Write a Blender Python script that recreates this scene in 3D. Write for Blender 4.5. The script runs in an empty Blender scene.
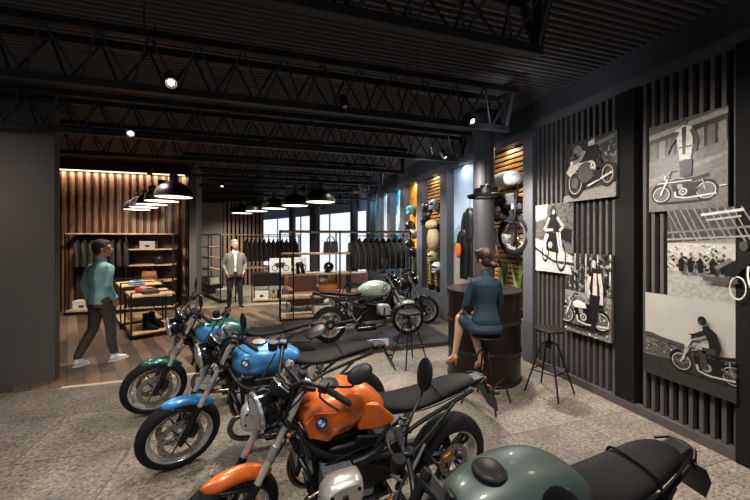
import bpy, math, random
from mathutils import Vector, Matrix, Euler
from math import sin, cos, pi, radians as R

random.seed(7)
scene = bpy.context.scene
col = scene.collection

# ------------------------------------------------------------------ camera
cam_data = bpy.data.cameras.new('camera')
cam = bpy.data.objects.new('camera', cam_data)
col.objects.link(cam)
scene.camera = cam
cam_data.sensor_width = 36.0
cam_data.lens = 340.0 / 750.0 * 36.0
cam_data.shift_y = -12.0 / 750.0
cam_data.clip_start = 0.02
cam.location = (0, 0, 1.88)
cam.rotation_euler = (R(90), 0, -R(17.16))

# ------------------------------------------------------------------ world, exposure
scene.view_settings.view_transform = 'Standard'
scene.view_settings.look = 'None'
scene.view_settings.gamma = 1.0
scene.view_settings.exposure = 0.28
scene.view_settings.use_curve_mapping = False
world = bpy.data.worlds.new('world')
scene.world = world
world.use_nodes = True
world.node_tree.nodes['Background'].inputs[0].default_value = (0.80, 0.88, 1.0, 1)
world.node_tree.nodes['Background'].inputs[1].default_value = 0.30

def light(kind, name, loc, energy, color=(1, .9, .78), size=.3, size_y=None, target=None, angle=None, blend=.6):
    ld = bpy.data.lights.new(name, kind)
    ld.energy = energy
    ld.color = color
    if kind == 'AREA':
        ld.shape = 'RECTANGLE' if size_y else 'DISK'
        ld.size = size
        if size_y: ld.size_y = size_y
    else:
        ld.shadow_soft_size = size
    if kind == 'SPOT':
        ld.spot_size = R(angle or 90)
        ld.spot_blend = blend
    lo = bpy.data.objects.new(name, ld)
    col.objects.link(lo)
    lo.location = loc
    if target is not None:
        lo.rotation_euler = (Vector(target) - Vector(loc)).to_track_quat('-Z', 'Y').to_euler()
    return lo

WARM = (1.0, .87, .72)
NEUT = (1.0, .93, .84)
COOL = (.72, .84, 1.0)
# ceiling spots hung at truss height over the bikes, bar table and aisle
def down(x, y, w, c, tx, ty, ang=105, r=.14, z=3.12, tz=0.): light('SPOT', 'spot_light', (x, y, z), w, c, r, None, (tx, ty, tz), ang, 1.)
down(3.36, 4.32, 430, NEUT, 2.95, 3.1, 105, .07)
down(2.3, 2.5, 130, NEUT, 2.4, 2.7, 105)
down(2.2, 4.7, 260, NEUT, 2.2, 4.6, 110)
down(2.6, 1.2, 150, WARM, 2.6, 1.6, 100)
down(.5, 4.3, 260, NEUT, .2, 3.9, 115)
down(.2, 2.7, 230, NEUT, .1, 2.8, 115)
down(-1.7, 4.3, 110, NEUT, -1.6, 3.9, 115)
down(-2.2, 2.6, 100, NEUT, -2.2, 3.0, 115)
down(.5, .5, 230, NEUT, .6, 1.6, 110, .14, 3.3, .6)  # this and the next are unseen spots added above the viewpoint as fill
down(-1.2, .8, 160, NEUT, -.9, 2.2, 110, .14, 3.3, .3)
# wash on the photographs
down(1.7, 1.9, 300, NEUT, 3.79, 2.1, 90, .06, 3.1, 1.5)
down(1.9, 3.2, 270, NEUT, 3.79, 3.3, 90, .06, 3.1, 1.6)
# wash on the grey partition
down(-3.9, 3.2, 150, WARM, -4.0, 5.5, 110, .14, 3.1, 1.2)
# niches
for yy in (4.9, 6.3, 7.6, 8.9, 10.2, 11.6): down(2.3, yy - .3, 190 if yy > 5 else 330, (1, .96, .9), 3.9, yy, 80, .08, 3.1, 1.8)
# added cool spots without fixtures, giving the upper right wall and bulkhead a blue wash
for yy in (3.2, 5.2, 7.4, 9.6, 12.0): down(2.3, yy, 34, COOL, 3.79, yy + .7, 110, .08, 3.05, 3.75)
# shop area
down(-2.0, 6.6, 330, WARM, -2.2, 7.2)
down(-3.5, 8.2, 400, WARM, -3.5, 9.8, 110, .14, 3.1, .9)
down(-.6, 8.6, 460, WARM, -.8, 9.8, 105, .14, 3.1, .4)
down(1.6, 6.7, 380, NEUT, 1.8, 6.3, 115)
down(3.0, 8.8, 420, COOL, 3.2, 8.6, 115)
down(1.2, 9.6, 380, NEUT, 1.1, 9.4, 115)
down(-1.3, 12.8, 400, WARM, -1.5, 13.4, 120, .14, 3.1, .6)

# ------------------------------------------------------------------ materials
def lin(c):
    if isinstance(c, str):
        c = c.lstrip('#')
        c = [int(c[i:i + 2], 16) / 255 for i in (0, 2, 4)]
    return tuple((x / 12.92 if x <= .04045 else ((x + .055) / 1.055) ** 2.4) for x in c)

MATS = {}
def mat(name, color, rough=.5, metal=0., noise=0., nscale=8., bump=0., bscale=40., spec=.5, coat=0., emit=None, estr=0., trans=0.):
    if name in MATS: return MATS[name]
    m = bpy.data.materials.new(name)
    m.use_nodes = True
    nt = m.node_tree
    b = nt.nodes['Principled BSDF']
    c = lin(color)
    b.inputs['Base Color'].default_value = (*c, 1)
    b.inputs['Roughness'].default_value = rough
    b.inputs['Metallic'].default_value = metal
    b.inputs['Specular IOR Level'].default_value = spec
    b.inputs['Coat Weight'].default_value = coat
    b.inputs['Transmission Weight'].default_value = trans
    if emit is not None:
        b.inputs['Emission Color'].default_value = (*lin(emit), 1)
        b.inputs['Emission Strength'].default_value = estr
    tc = nt.nodes.new('ShaderNodeTexCoord')
    if noise > 0:
        n = nt.nodes.new('ShaderNodeTexNoise')
        n.inputs['Scale'].default_value = nscale
        n.inputs['Detail'].default_value = 6
        nt.links.new(tc.outputs['Object'], n.inputs['Vector'])
        mx = nt.nodes.new('ShaderNodeMix')
        mx.data_type = 'RGBA'
        mx.inputs['A'].default_value = (*[x * (1 - noise) for x in c], 1)
        mx.inputs['B'].default_value = (*[min(1, x * (1 + noise)) for x in c], 1)
        rp = nt.nodes.new('ShaderNodeMapRange')
        rp.inputs['From Min'].default_value = .3
        rp.inputs['From Max'].default_value = .7
        nt.links.new(n.outputs['Fac'], rp.inputs['Value'])
        nt.links.new(rp.outputs['Result'], mx.inputs['Factor'])
        nt.links.new(mx.outputs['Result'], b.inputs['Base Color'])
    if bump > 0:
        n2 = nt.nodes.new('ShaderNodeTexNoise')
        n2.inputs['Scale'].default_value = bscale
        n2.inputs['Detail'].default_value = 4
        nt.links.new(tc.outputs['Object'], n2.inputs['Vector'])
        bp = nt.nodes.new('ShaderNodeBump')
        bp.inputs['Strength'].default_value = bump
        bp.inputs['Distance'].default_value = .01
        nt.links.new(n2.outputs['Fac'], bp.inputs['Height'])
        nt.links.new(bp.outputs['Normal'], b.inputs['Normal'])
    MATS[name] = m
    return m

def stone_mat():
    m = bpy.data.materials.new('stone_tiles'); m.use_nodes = True
    nt = m.node_tree; N = nt.nodes; L = nt.links
    b = N['Principled BSDF']
    tc = N.new('ShaderNodeTexCoord')
    mp = N.new('ShaderNodeMapping'); mp.inputs['Rotation'].default_value = (0, 0, R(0))
    mp.inputs['Location'].default_value = (.35, .68, 0)
    L.new(tc.outputs['Object'], mp.inputs['Vector'])
    br = N.new('ShaderNodeTexBrick')
    br.offset = .5; br.inputs['Scale'].default_value = 1
    br.inputs['Brick Width'].default_value = 1.7; br.inputs['Row Height'].default_value = .85
    br.inputs['Mortar Size'].default_value = .006; br.inputs['Mortar Smooth'].default_value = .3
    br.inputs['Color1'].default_value = (.30, .30, .30, 1); br.inputs['Color2'].default_value = (.66, .66, .66, 1)
    br.inputs['Mortar'].default_value = (.08, .08, .08, 1)
    L.new(mp.outputs['Vector'], br.inputs['Vector'])
    n1 = N.new('ShaderNodeTexNoise'); n1.inputs['Scale'].default_value = 2.6; n1.inputs['Detail'].default_value = 5; n1.inputs['Roughness'].default_value = .6
    n2 = N.new('ShaderNodeTexNoise'); n2.inputs['Scale'].default_value = 34; n2.inputs['Detail'].default_value = 8; n2.inputs['Roughness'].default_value = .75
    n2.inputs['Distortion'].default_value = .5
    mp2 = N.new('ShaderNodeMapping'); mp2.inputs['Scale'].default_value = (.9, 1.25, 1)
    L.new(tc.outputs['Object'], mp2.inputs['Vector'])
    L.new(tc.outputs['Object'], n1.inputs['Vector']); L.new(mp2.outputs['Vector'], n2.inputs['Vector'])
    r1 = N.new('ShaderNodeValToRGB')
    e = r1.color_ramp.elements
    e[0].position = .38; e[0].color = (*lin('#332e27'), 1)
    e[1].position = .66; e[1].color = (*lin('#8a8072'), 1)
    L.new(n2.outputs['Fac'], r1.inputs['Fac'])
    m1 = N.new('ShaderNodeMix'); m1.data_type = 'RGBA'; m1.blend_type = 'OVERLAY'; m1.inputs['Factor'].default_value = .75
    L.new(r1.outputs['Color'], m1.inputs['A']); L.new(br.outputs['Color'], m1.inputs['B'])
    m2 = N.new('ShaderNodeMix'); m2.data_type = 'RGBA'; m2.blend_type = 'OVERLAY'; m2.inputs['Factor'].default_value = .8
    L.new(m1.outputs['Result'], m2.inputs['A']); L.new(n1.outputs['Fac'], m2.inputs['B'])
    L.new(m2.outputs['Result'], b.inputs['Base Color'])
    b.inputs['Roughness'].default_value = .62
    bp = N.new('ShaderNodeBump'); bp.inputs['Strength'].default_value = .5; bp.inputs['Distance'].default_value = .006
    L.new(n2.outputs['Fac'], bp.inputs['Height']); L.new(bp.outputs['Normal'], b.inputs['Normal'])
    return m

def plank_mat():
    m = bpy.data.materials.new('wood_planks'); m.use_nodes = True
    nt = m.node_tree; N = nt.nodes; L = nt.links
    b = N['Principled BSDF']
    tc = N.new('ShaderNodeTexCoord')
    mp = N.new('ShaderNodeMapping'); mp.inputs['Rotation'].default_value = (0, 0, R(-25 - 90))
    L.new(tc.outputs['Object'], mp.inputs['Vector'])
    br = N.new('ShaderNodeTexBrick'); br.offset = .37
    br.inputs['Scale'].default_value = 1; br.inputs['Brick Width'].default_value = 1.5; br.inputs['Row Height'].default_value = .17
    br.inputs['Mortar Size'].default_value = .004
    br.inputs['Color1'].default_value = (*lin('#382c25'), 1); br.inputs['Color2'].default_value = (*lin('#76604f'), 1)
    br.inputs['Mortar'].default_value = (*lin('#1c1410'), 1)
    L.new(mp.outputs['Vector'], br.inputs['Vector'])
    mp2 = N.new('ShaderNodeMapping'); mp2.inputs['Scale'].default_value = (1.5, 22, 1)
    L.new(mp.outputs['Vector'], mp2.inputs['Vector'])
    n = N.new('ShaderNodeTexNoise'); n.inputs['Scale'].default_value = 1.5; n.inputs['Detail'].default_value = 7
    L.new(mp2.outputs['Vector'], n.inputs['Vector'])
    mx = N.new('ShaderNodeMix'); mx.data_type = 'RGBA'; mx.blend_type = 'OVERLAY'; mx.inputs['Factor'].default_value = .6
    L.new(br.outputs['Color'], mx.inputs['A']); L.new(n.outputs['Fac'], mx.inputs['B'])
    L.new(mx.outputs['Result'], b.inputs['Base Color'])
    b.inputs['Roughness'].default_value = .5
    return m

def wood_mat(name, c1, c2, sc=(14, 1.2, 1.2), rough=.5):
    if name in MATS: return MATS[name]
    m = bpy.data.materials.new(name); m.use_nodes = True
    nt = m.node_tree; N = nt.nodes; L = nt.links
    b = N['Principled BSDF']
    tc = N.new('ShaderNodeTexCoord')
    mp = N.new('ShaderNodeMapping'); mp.inputs['Scale'].default_value = sc
    L.new(tc.outputs['Object'], mp.inputs['Vector'])
    n = N.new('ShaderNodeTexNoise'); n.inputs['Scale'].default_value = 2.2; n.inputs['Detail'].default_value = 8
    n.inputs['Distortion'].default_value = .6
    L.new(mp.outputs['Vector'], n.inputs['Vector'])
    r = N.new('ShaderNodeValToRGB'); e = r.color_ramp.elements
    e[0].position = .33; e[0].color = (*lin(c1), 1); e[1].position = .66; e[1].color = (*lin(c2), 1)
    L.new(n.outputs['Fac'], r.inputs['Fac']); L.new(r.outputs['Color'], b.inputs['Base Color'])
    b.inputs['Roughness'].default_value = rough
    MATS[name] = m
    return m

M_stone = stone_mat(); M_plank = plank_mat()
M_black = mat('black_metal', '#151414', .45, .3)
M_truss = mat('truss_steel', '#1b191a', .5, .4)
M_deck = mat('ceiling_deck', '#4a4441', .6, .0, .1, 3)
M_deckbk = mat('ceiling_back', '#0c0b0b', .9)
M_bulk = mat('bulkhead_paint', '#26272b', .75, 0, .06, 2)
M_slat = mat('slat_grey', '#464240', .6, 0, .08, 6, spec=.2)
M_slatbk = mat('slat_backing', '#060606', 1., spec=.05)
M_pier = mat('pier_grey', '#4a4a4e', .6, 0, .05, 2)
M_leftwall = mat('left_wall', '#45403c', .7, 0, .07, 1.5)
M_shelfwood = wood_mat('shelf_wood', '#8d7355', '#c3a985')
M_slatwood = wood_mat('slat_wood', '#5a3c2d', '#9c7256', (9, 9, 1.0))
M_darkwood = wood_mat('dark_wood', '#241712', '#3d281d', (9, 9, 1.0))
M_rubber = mat('rubber', '#0f0e10', .8, 0, .12, 30, .3, 60, .25)
M_chrome = mat('chrome', '#c9c8c6', .18, .8)
M_alu = mat('aluminium', '#c2c0bd', .24, .6, .08, 20)
M_cast = mat('cast_alloy', '#85858a', .36, .45, .06, 12)
M_plast = mat('black_plastic', '#0d0d0f', .42, 0, spec=.3)
M_gloss = mat('gloss_black', '#0d0d0f', .12, 0, coat=.6)
M_seat = mat('seat_leather', '#070607', .62, 0, .1, 30, .2, 140, .16)
M_eng = mat('engine_black', '#1d1c1d', .42, .55, .1, 20)
M_exh = mat('exhaust_steel', '#6f625a', .25, 1., .2, 6)
M_glass = mat('headlight_glass', '#7d8083', .12, .1, coat=1.)
M_mirror = mat('mirror_glass', '#b8bcc0', .03, 1.)
M_amber = mat('amber_lens', '#8a4a18', .25)
M_red = mat('red_lens', '#8c1512', .2)
M_white = mat('white_plain', '#d8d6d0', .5)
M_badgeblue = mat('badge_blue', '#2b62b5', .3)
M_orange = mat('orange_paint', '#b9581b', .34, .25, coat=.4)
M_blue = mat('blue_paint', '#3a7cb2', .32, .35, coat=.5)
M_green = mat('green_paint', '#1c4d43', .3, .3, coat=.5)
M_sage = mat('sage_paint', '#414d4a', .45, .3, coat=.1)
M_pale = mat('pale_paint', '#a9b5ad', .3, .2, coat=.6)
M_disc = mat('disc_steel', '#8b8886', .3, .9)
M_gold = mat('gold_caliper', '#8d6a2c', .35, .7)

# ------------------------------------------------------------------ mesh buffer
def basis(d):
    d = Vector(d).normalized()
    u = d.orthogonal().normalized() if abs(d.z) > .999 else d.cross(Vector((0, 0, 1))).normalized()
    return u, d.cross(u).normalized(), d

class MB:
    def __init__(s): s.v = []; s.f = []; s.mi = []; s.cur = 0
    def add(s, vs, fs):
        n = len(s.v); s.v += [tuple(v) for v in vs]
        for f in fs: s.f.append(tuple(i + n for i in f)); s.mi.append(s.cur)
        return s
    def box(s, c, d, rot=None):
        vs = [Vector((x * d[0] / 2, y * d[1] / 2, z * d[2] / 2)) for x in (-1, 1) for y in (-1, 1) for z in (-1, 1)]
        if rot is not None:
            m = rot if isinstance(rot, Matrix) else Euler(rot).to_matrix()
            vs = [m @ v for v in vs]
        c = Vector(c)
        return s.add([v + c for v in vs], [(0, 1, 3, 2), (4, 6, 7, 5), (0, 4, 5, 1), (2, 3, 7, 6), (0, 2, 6, 4), (1, 5, 7, 3)])
    def bb(s, x0, x1, y0, y1, z0, z1):
        return s.box(((x0 + x1) / 2, (y0 + y1) / 2, (z0 + z1) / 2), (abs(x1 - x0), abs(y1 - y0), abs(z1 - z0)))
    def tube(s, pts, r, n=10, close=False, cap=True):
        pts = [Vector(p) for p in pts]; k = len(pts)
        rs = r if isinstance(r, (list, tuple)) else [r] * k
        u = None; vs = []
        for i, p in enumerate(pts):
            a = pts[(i - 1) % k] if (close or i > 0) else p
            b = pts[(i + 1) % k] if (close or i < k - 1) else p
            d = (b - a)
            if d.length < 1e-9: d = Vector((0, 0, 1))
            d.normalize()
            if u is None: u = basis(d)[0]
            u = (u - d * u.dot(d))
            if u.length < 1e-6: u = basis(d)[0]
            u.normalize(); w = d.cross(u)
            for j in range(n):
                t = 2 * pi * j / n
                vs.append(p + (u * cos(t) + w * sin(t)) * rs[i])
        fs = []
        for i in range(k if close else k - 1):
            for j in range(n):
                a = i * n + j; b = i * n + (j + 1) % n
                i2 = (i + 1) % k
                fs.append((a, b, i2 * n + (j + 1) % n, i2 * n + j))
        if not close and cap:
            fs.append(tuple(range(n))[::-1]); fs.append(tuple((k - 1) * n + j for j in range(n)))
        return s.add(vs, fs)
    def cyl(s, a, b, r, r2=None, n=16): return s.tube([a, b], [r, r if r2 is None else r2], n)
    def lathe(s, prof, o, axis, n=32, closed=False, a0=0., a1=2 * pi, flat=1., cap=True):
        u, w, d = basis(axis); o = Vector(o); full = abs(a1 - a0 - 2 * pi) < 1e-6
        m = n if full else n + 1; vs = []
        for r, h in prof:
            for j in range(m):
                t = a0 + (a1 - a0) * j / n
                vs.append(o + d * h + u * cos(t) * r + w * sin(t) * r * flat)
        fs = []; k = len(prof)
        for i in range(k if closed else k - 1):
            i2 = (i + 1) % k
            for j in range(n):
                j2 = (j + 1) % m
                fs.append((i * m + j, i * m + j2, i2 * m + j2, i2 * m + j))
        if not closed and full and cap:
            if prof[0][0] > 1e-5: fs.append(tuple(range(m))[::-1])
            if prof[-1][0] > 1e-5: fs.append(tuple((k - 1) * m + j for j in range(m)))
        return s.add(vs, fs)
    def ell(s, c, r, rot=None, n=16, k=10):
        vs = []; c = Vector(c)
        m = Matrix.Identity(3) if rot is None else (rot if isinstance(rot, Matrix) else Euler(rot).to_matrix())
        for i in range(k + 1):
            ph = pi * i / k
            for j in range(n):
                t = 2 * pi * j / n
                vs.append(c + m @ Vector((r[0] * sin(ph) * cos(t), r[1] * sin(ph) * sin(t), r[2] * cos(ph))))
        fs = [(i * n + j, (i + 1) * n + j, (i + 1) * n + (j + 1) % n, i * n + (j + 1) % n) for i in range(k) for j in range(n)]
        return s.add(vs, fs)
    def loft(s, rings, cap=True, close=True):
        n = len(rings[0]); vs = [p for r in rings for p in r]; fs = []
        for i in range(len(rings) - 1):
            for j in range(n if close else n - 1):
                j2 = (j + 1) % n
                fs.append((i * n + j, i * n + j2, (i + 1) * n + j2, (i + 1) * n + j))
        if cap: fs.append(tuple(range(n))[::-1]); fs.append(tuple((len(rings) - 1) * n + j for j in range(n)))
        return s.add(vs, fs)
    def prism(s, poly, o, ux, uy, th):
        """polygon in the plane (ux,uy) at o, thickness th along ux x uy (centred)"""
        o = Vector(o); ux = Vector(ux).normalized(); uy = Vector(uy).normalized(); w = ux.cross(uy)
        n = len(poly)
        vs = [o + ux * a + uy * b + w * (-th / 2) for a, b in poly] + [o + ux * a + uy * b + w * (th / 2) for a, b in poly]
        fs = [tuple(range(n))[::-1], tuple(range(n, 2 * n))] + [(i, (i + 1) % n, n + (i + 1) % n, n + i) for i in range(n)]
        return s.add(vs, fs)
    def build(s, name, m, parent=None, smooth=True, bevel=0., sub=0, mtx=None, merge=True):
        me = bpy.data.meshes.new(name)
        vs = s.v if mtx is None else [tuple(mtx @ Vector(v)) for v in s.v]
        me.from_pydata(vs, [], s.f)
        ms = m if isinstance(m, (list, tuple)) else [m]
        for q in ms: me.materials.append(q)
        if len(ms) > 1: me.polygons.foreach_set('material_index', s.mi)
        import bmesh
        bm = bmesh.new(); bm.from_mesh(me)
        if merge: bmesh.ops.remove_doubles(bm, verts=bm.verts, dist=1e-6)
        bmesh.ops.recalc_face_normals(bm, faces=bm.faces)
        if smooth:
            for f in bm.faces: f.smooth = True
            for e in bm.edges:
                if len(e.link_faces) == 2 and e.calc_face_angle(0) > R(38): e.smooth = False
        bm.to_mesh(me); bm.free()
        o = bpy.data.objects.new(name, me)
        col.objects.link(o)
        if parent is not None: o.parent = parent
        if bevel > 0:
            b = o.modifiers.new('bevel', 'BEVEL'); b.width = bevel; b.segments = 2; b.limit_method = 'ANGLE'; b.angle_limit = R(40)
        if sub:
            b = o.modifiers.new('sub', 'SUBSURF'); b.levels = sub; b.render_levels = sub
            for p in me.polygons: p.use_smooth = True
            me.edges.foreach_set('use_edge_sharp', [False] * len(me.edges)) if False else None
        return o

def tag(o, label=None, cat=None, group=None, kind=None):
    if label: o['label'] = label
    if cat: o['category'] = cat
    if group: o['group'] = group
    if kind: o['kind'] = kind
    return o
def empty(name, loc, rz=0., rx=0.):
    e = bpy.data.objects.new(name, None); col.objects.link(e)
    e.location = loc; e.rotation_euler = (rx, 0, rz); e.empty_display_size = .1
    return e
def copy_tree(o, parent=None, label=None):
    c = o.copy(); col.objects.link(c)
    if parent is not None: c.parent = parent
    if label: c['label'] = label
    for ch in list(o.children): copy_tree(ch, c)
    return c
def arc(c, r, a0, a1, n, f): return [Vector(c) + Vector(f(r * cos(a0 + (a1 - a0) * i / n), r * sin(a0 + (a1 - a0) * i / n))) for i in range(n + 1)]
def smoothpath(pts, n=6):
    P_ = [Vector(p) for p in pts]; out = []
    for i in range(len(P_) - 1):
        p0 = P_[max(i - 1, 0)]; p1 = P_[i]; p2 = P_[i + 1]; p3 = P_[min(i + 2, len(P_) - 1)]
        for k in range(n):
            t = k / n
            out.append(.5 * ((2 * p1) + (-p0 + p2) * t + (2 * p0 - 5 * p1 + 4 * p2 - p3) * t * t + (-p0 + 3 * p1 - 3 * p2 + p3) * t ** 3))
    out.append(P_[-1])
    return out
# ================================================================== THE SETTING
def struct(o): o['kind'] = 'structure'; return o
XW = 3.79
VD = Vector((-.42, .907, 0)).normalized()      # direction of the angled shop front
UD = Vector((.907, .42, 0)).normalized()
struct(MB().bb(-9, 6, -1.5, 26, -.1, 0).build('floor', M_stone, None, False))
struct(MB().bb(-9, .9, 5.26, 10.02, .0, .006).build('floor', M_plank, None, False))
struct(MB().bb(-2.5, .6, 5.2, 5.26, 0, .008).build('trim_1', mat('floor_trim', '#b3a58f', .5), None, False))
# light stone landing further back
struct(MB().bb(-4.5, 3.6, 10.04, 25, 0, .004).build('floor', mat('landing_stone', '#8f8878', .5, 0, .1, 4), None, False))

# corrugated ceiling deck, ribs along X
b = MB(); y = -1.4; zc = 3.92
pts = []
while y < 25:
    pts += [(y, zc + .05), (y + .034, zc + .05), (y + .042, zc), (y + .068, zc)]
    y += .076
b.loft([[(x, p[0], p[1]) for p in pts] + [(x, pts[-1][0], zc + .12), (x, pts[0][0], zc + .12)] for x in (-9, 6)])
struct(b.build('ceiling', M_deck, None, False, merge=False))

# right wall: backing, battens, piers, bulkhead, plinth
def slat_wall(name, y0, y1, z0, z1, step, w, d):
    b = MB(); b.cur = 1; b.bb(XW + .04, XW + .15, y0, y1, z0, z1); b.cur = 0
    y = y0 + .02
    while y + w < y1:
        b.bb(XW - d, XW + .045, y, y + w, z0, z1); y += step
    return struct(b.build(name, [M_slat, M_slatbk], None, False))
slat_wall('wall_right', 2.89, 4.14, .08, 3.5, .082, .032, .016)
slat_wall('wall_right', .5, 2.68, .08, 3.5, .082, .032, .016)
struct(MB().bb(XW - .04, XW + .15, 2.68, 2.89, .0, 3.5).build('trim_2', mat('pier_dark', '#161514', .8, spec=.1), None, False))
struct(MB().bb(XW - .065, XW + .15, 1.62, 1.83, .0, 3.5).build('trim_3', MATS['pier_dark'], None, False))
struct(MB().bb(XW - .05, XW + .15, .5, 4.14, 0, .09).build('baseboard_right', M_slat, None, False))
struct(MB().bb(XW - .02, XW + .6, .5, 4.2, 3.5, 3.62).build('trim_4', M_slat, None, False))
struct(MB().bb(XW - .00, XW + .6, -1.5, 13.3, 3.54, 4.0).build('trim_5', M_bulk, None, False))
struct(MB().bb(XW, XW + .15, -1.5, .5, 0, 3.54).build('wall_right', M_slat, None, False))
NE = [4.34, 5.78, 7.13, 8.45, 9.70, 10.90, 12.10]
FE = [5.42, 6.82, 8.12, 9.35, 10.52, 11.75, 12.92]
ZN0, ZN1 = .58, 3.42
struct(MB().bb(XW, XW + .6, 4.14, 13.3, 0, ZN0).build('wall_right', M_pier, None, False))
struct(MB().bb(XW, XW + .6, 4.14, 13.3, ZN1, 3.54).build('trim_6', M_pier, None, False))
piers = [(4.14, 4.34)] + [(FE[i], NE[i + 1]) for i in range(6)] + [(12.92, 13.3)]
for i, (a, c) in enumerate(piers):
    struct(MB().bb(XW - (.06 if i == 0 else 0), XW + .22, a, c, ZN0 if i else 0, ZN1).build('trim_%d' % (7 + i), M_pier, None, False))
struct(MB().bb(XW + .20, XW + .6, 4.14, 13.3, ZN0, ZN1).build('wall_right', M_slatbk, None, False))
# angled glazed shop front
P0 = Vector((XW, 13.3, 0)); P1 = P0 + VD * 10.6
def along(t, z=0): return P0 + VD * t + Vector((0, 0, z))
rot = Matrix.Rotation(math.atan2(VD.y, VD.x), 3, 'Z')
M_glow = mat('bright_window', '#ffffff', .4, 0, emit='#e6edf6', estr=.92)
for k in range(4):
    t0 = k * 2.65
    b = MB(); b.box(along(t0 + 1.325, 1.6), (2.60, .02, 2.84), rot)
    w = struct(b.build('window_%d' % (k + 1), M_glow, None, False))
    m = MB()
    m.box(along(t0 + .02, 1.6) , (.035, .10, 2.9), rot)
    m.box(along(t0 + 1.325, 3.02), (2.65, .10, .06), rot); m.box(along(t0 + 1.325, .12), (2.65, .10, .2), rot)
    m.build('window_frame', mat('frame_grey', '#6b7078', .5), w, False)
b = MB(); b.box(along(5.3, 3.5), (10.6, .16, .94), rot)
struct(b.build('wall_front', mat('fascia_lit_blue', '#7d8aa2', .6), None, False))  # bluish light falling on the fascia is put into its base colour
# wall at the far left end behind the shop
b = MB(); b.cur = 1; b.bb(-1.75, -.25, 14.5, 14.6, 0, 3.35); b.cur = 0
x = -1.72
while x < -.3: b.bb(x, x + .085, 14.44, 14.5, 0, 3.35); x += .15
struct(b.build('wall_back', [mat('slat_taupe', '#7a6a5a', .6), M_slatbk], None, False))
struct(MB().bb(-2.6, -1.75, 14.5, 14.6, 0, 3.25).build('wall_back', mat('taupe_panel', '#77706a', .7), None, False))
struct(MB().bb(-9, -.25, 14.6, 14.8, 0, 3.95).build('wall_back', mat('back_dark', '#2b2826', .8), None, False))
struct(MB().bb(-.25, .05, 14.5, 24, 0, 3.9).build('wall_back_return', mat('beige_return', '#9c9384', .6), None, False)) if False else None
# warm slatted alcove wall on the left
b = MB(); b.cur = 1; b.bb(-7.2, -1.90, 10.66, 10.8, 0, 3.95); b.cur = 0
x = -7.1
while x < -2.1: b.bb(x, x + .085, 10.62, 10.67, 0, 3.60); x += .17
struct(b.build('wall_left', [M_slatwood, M_darkwood], None, False))
struct(MB().bb(-7.2, -1.96, 10.50, 10.66, 3.62, 3.95).build('trim_20', M_darkwood, None, False))
struct(MB().bb(-7.2, -2.0, 10.52, 10.56, 3.60, 3.62).build('trim_22', mat('cove_strip', '#ffe0b0', .5, emit='#ffdcb4', estr=2.5), None, False))
light('AREA', 'cove_light', (-4.0, 10.55, 3.585), 38, (1, .80, .60), 4.2, .03, (-4.0, 10.62, 1.0))
# pier at the right end of the alcove
struct(MB().bb(-2.04, -1.88, 10.05, 10.8, 0, 3.95).build('trim_23', mat('pier_taupe', '#57514b', .5), None, False))
struct(MB().bb(-2.08, -2.0, 10.1, 10.8, 0, 3.66).build('trim_24', M_slatbk, None, False))
# grey partition close by on the left
struct(MB().bb(-8, -2.70, 5.50, 5.62, 0, 3.92).build('wall_partition', M_leftwall, None, False, .004))
struct(MB().bb(-8, -7.9, 5.6, 10.7, 0, 3.92).build('wall_side', M_leftwall, None, False))

# ------------------------------------------------------------------ round columns
def column(x, y, r, label):
    e = empty('steel_column', (x, y, 0)); tag(e, label, 'column', 'round steel columns')
    MB().lathe([(r, .02), (r, 3.9)], (0, 0, 0), (0, 0, 1), 40).build('shaft', mat('column_steel', '#2e2d2f', .6, .0), e)
    MB().lathe([(r + .04, 0), (r + .04, .02), (r, .03)], (0, 0, 0), (0, 0, 1), 40).build('base_plate', M_black, e)
    MB().bb(-r - .05, r + .05, -r - .05, r + .05, 3.885, 3.915).build('top_plate', M_black, e, False)
column(3.37, 4.82, .165, 'thick dark round column rising behind the barrel table')
column(1.41, 11.3, .17, 'dark round column standing behind the middle metal shelf')
column(3.3, 13.6, .165, 'slim dark column at the right end of the bright windows')
column(1.05, 17.2, .165, 'farthest dark column standing in front of the bright windows')

# ------------------------------------------------------------------ roof trusses
def truss(y, x1, label, x0=-8.8, zb=3.24, zt=3.66, planar=False, y2=.15):
    e = empty('roof_truss', (0, y, 0)); tag(e, label, 'truss', 'open web roof trusses')
    MB().bb(x0, x1, -.035, .035, zb - .035, zb + .035).build('bottom_chord', M_truss, e, False, .004)
    ys = [0] if planar else [-y2, y2]
    for yy in ys: MB().bb(x0, x1, yy - .035, yy + .035, zt - .035, zt + .035).build('top_chord', M_truss, e, False, .004)
    for i, yy in enumerate(ys):
        b = MB(); x = x1 - .06 - i * .09; up = True; p = .19
        while x - p > x0:
            a = (x, yy * (1 if up else 0), zt if up else zb); c = (x - p, yy * (0 if up else 1), zb if up else zt)
            b.cyl(a, c, .011, n=6); x -= p; up = not up
        b.build('web_bracing', M_truss, e)
    for yy in ys: MB().cyl((x1 - .03, yy, zt), (x1 - .03, 0, zb), .028, n=8).build('end_post', M_truss, e)
    MB().bb(x1 - .05, x1, -.025, .025, zb, zt).build('end_post', M_truss, e, False)
    if not planar: MB().bb(x1 - .06, x1, -y2, y2, zt - .03, zt + .03).build('end_tie', M_truss, e, False)
    for xx in [x1 - 1.3 - k * 2.6 for k in range(3)]:
        for yy in ys: MB().cyl((xx, yy, zt), (xx, yy, 3.93), .006, n=6).build('hanger_rod', M_truss, e)
    return e
truss(2.02, 1.89, 'nearest black roof truss, cut by the top of the picture')
truss(3.58, 2.85, 'second nearest black roof truss, ending left of the thick column')
truss(5.25, 3.30, 'third black roof truss, passing just in front of the grey partition')
truss(6.55, 2.66, 'fourth black roof truss from the front, ending over the shelf rack')
truss(8.2, 2.75, 'fifth black roof truss from the front, ending near the side windows', -1.75)
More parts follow.
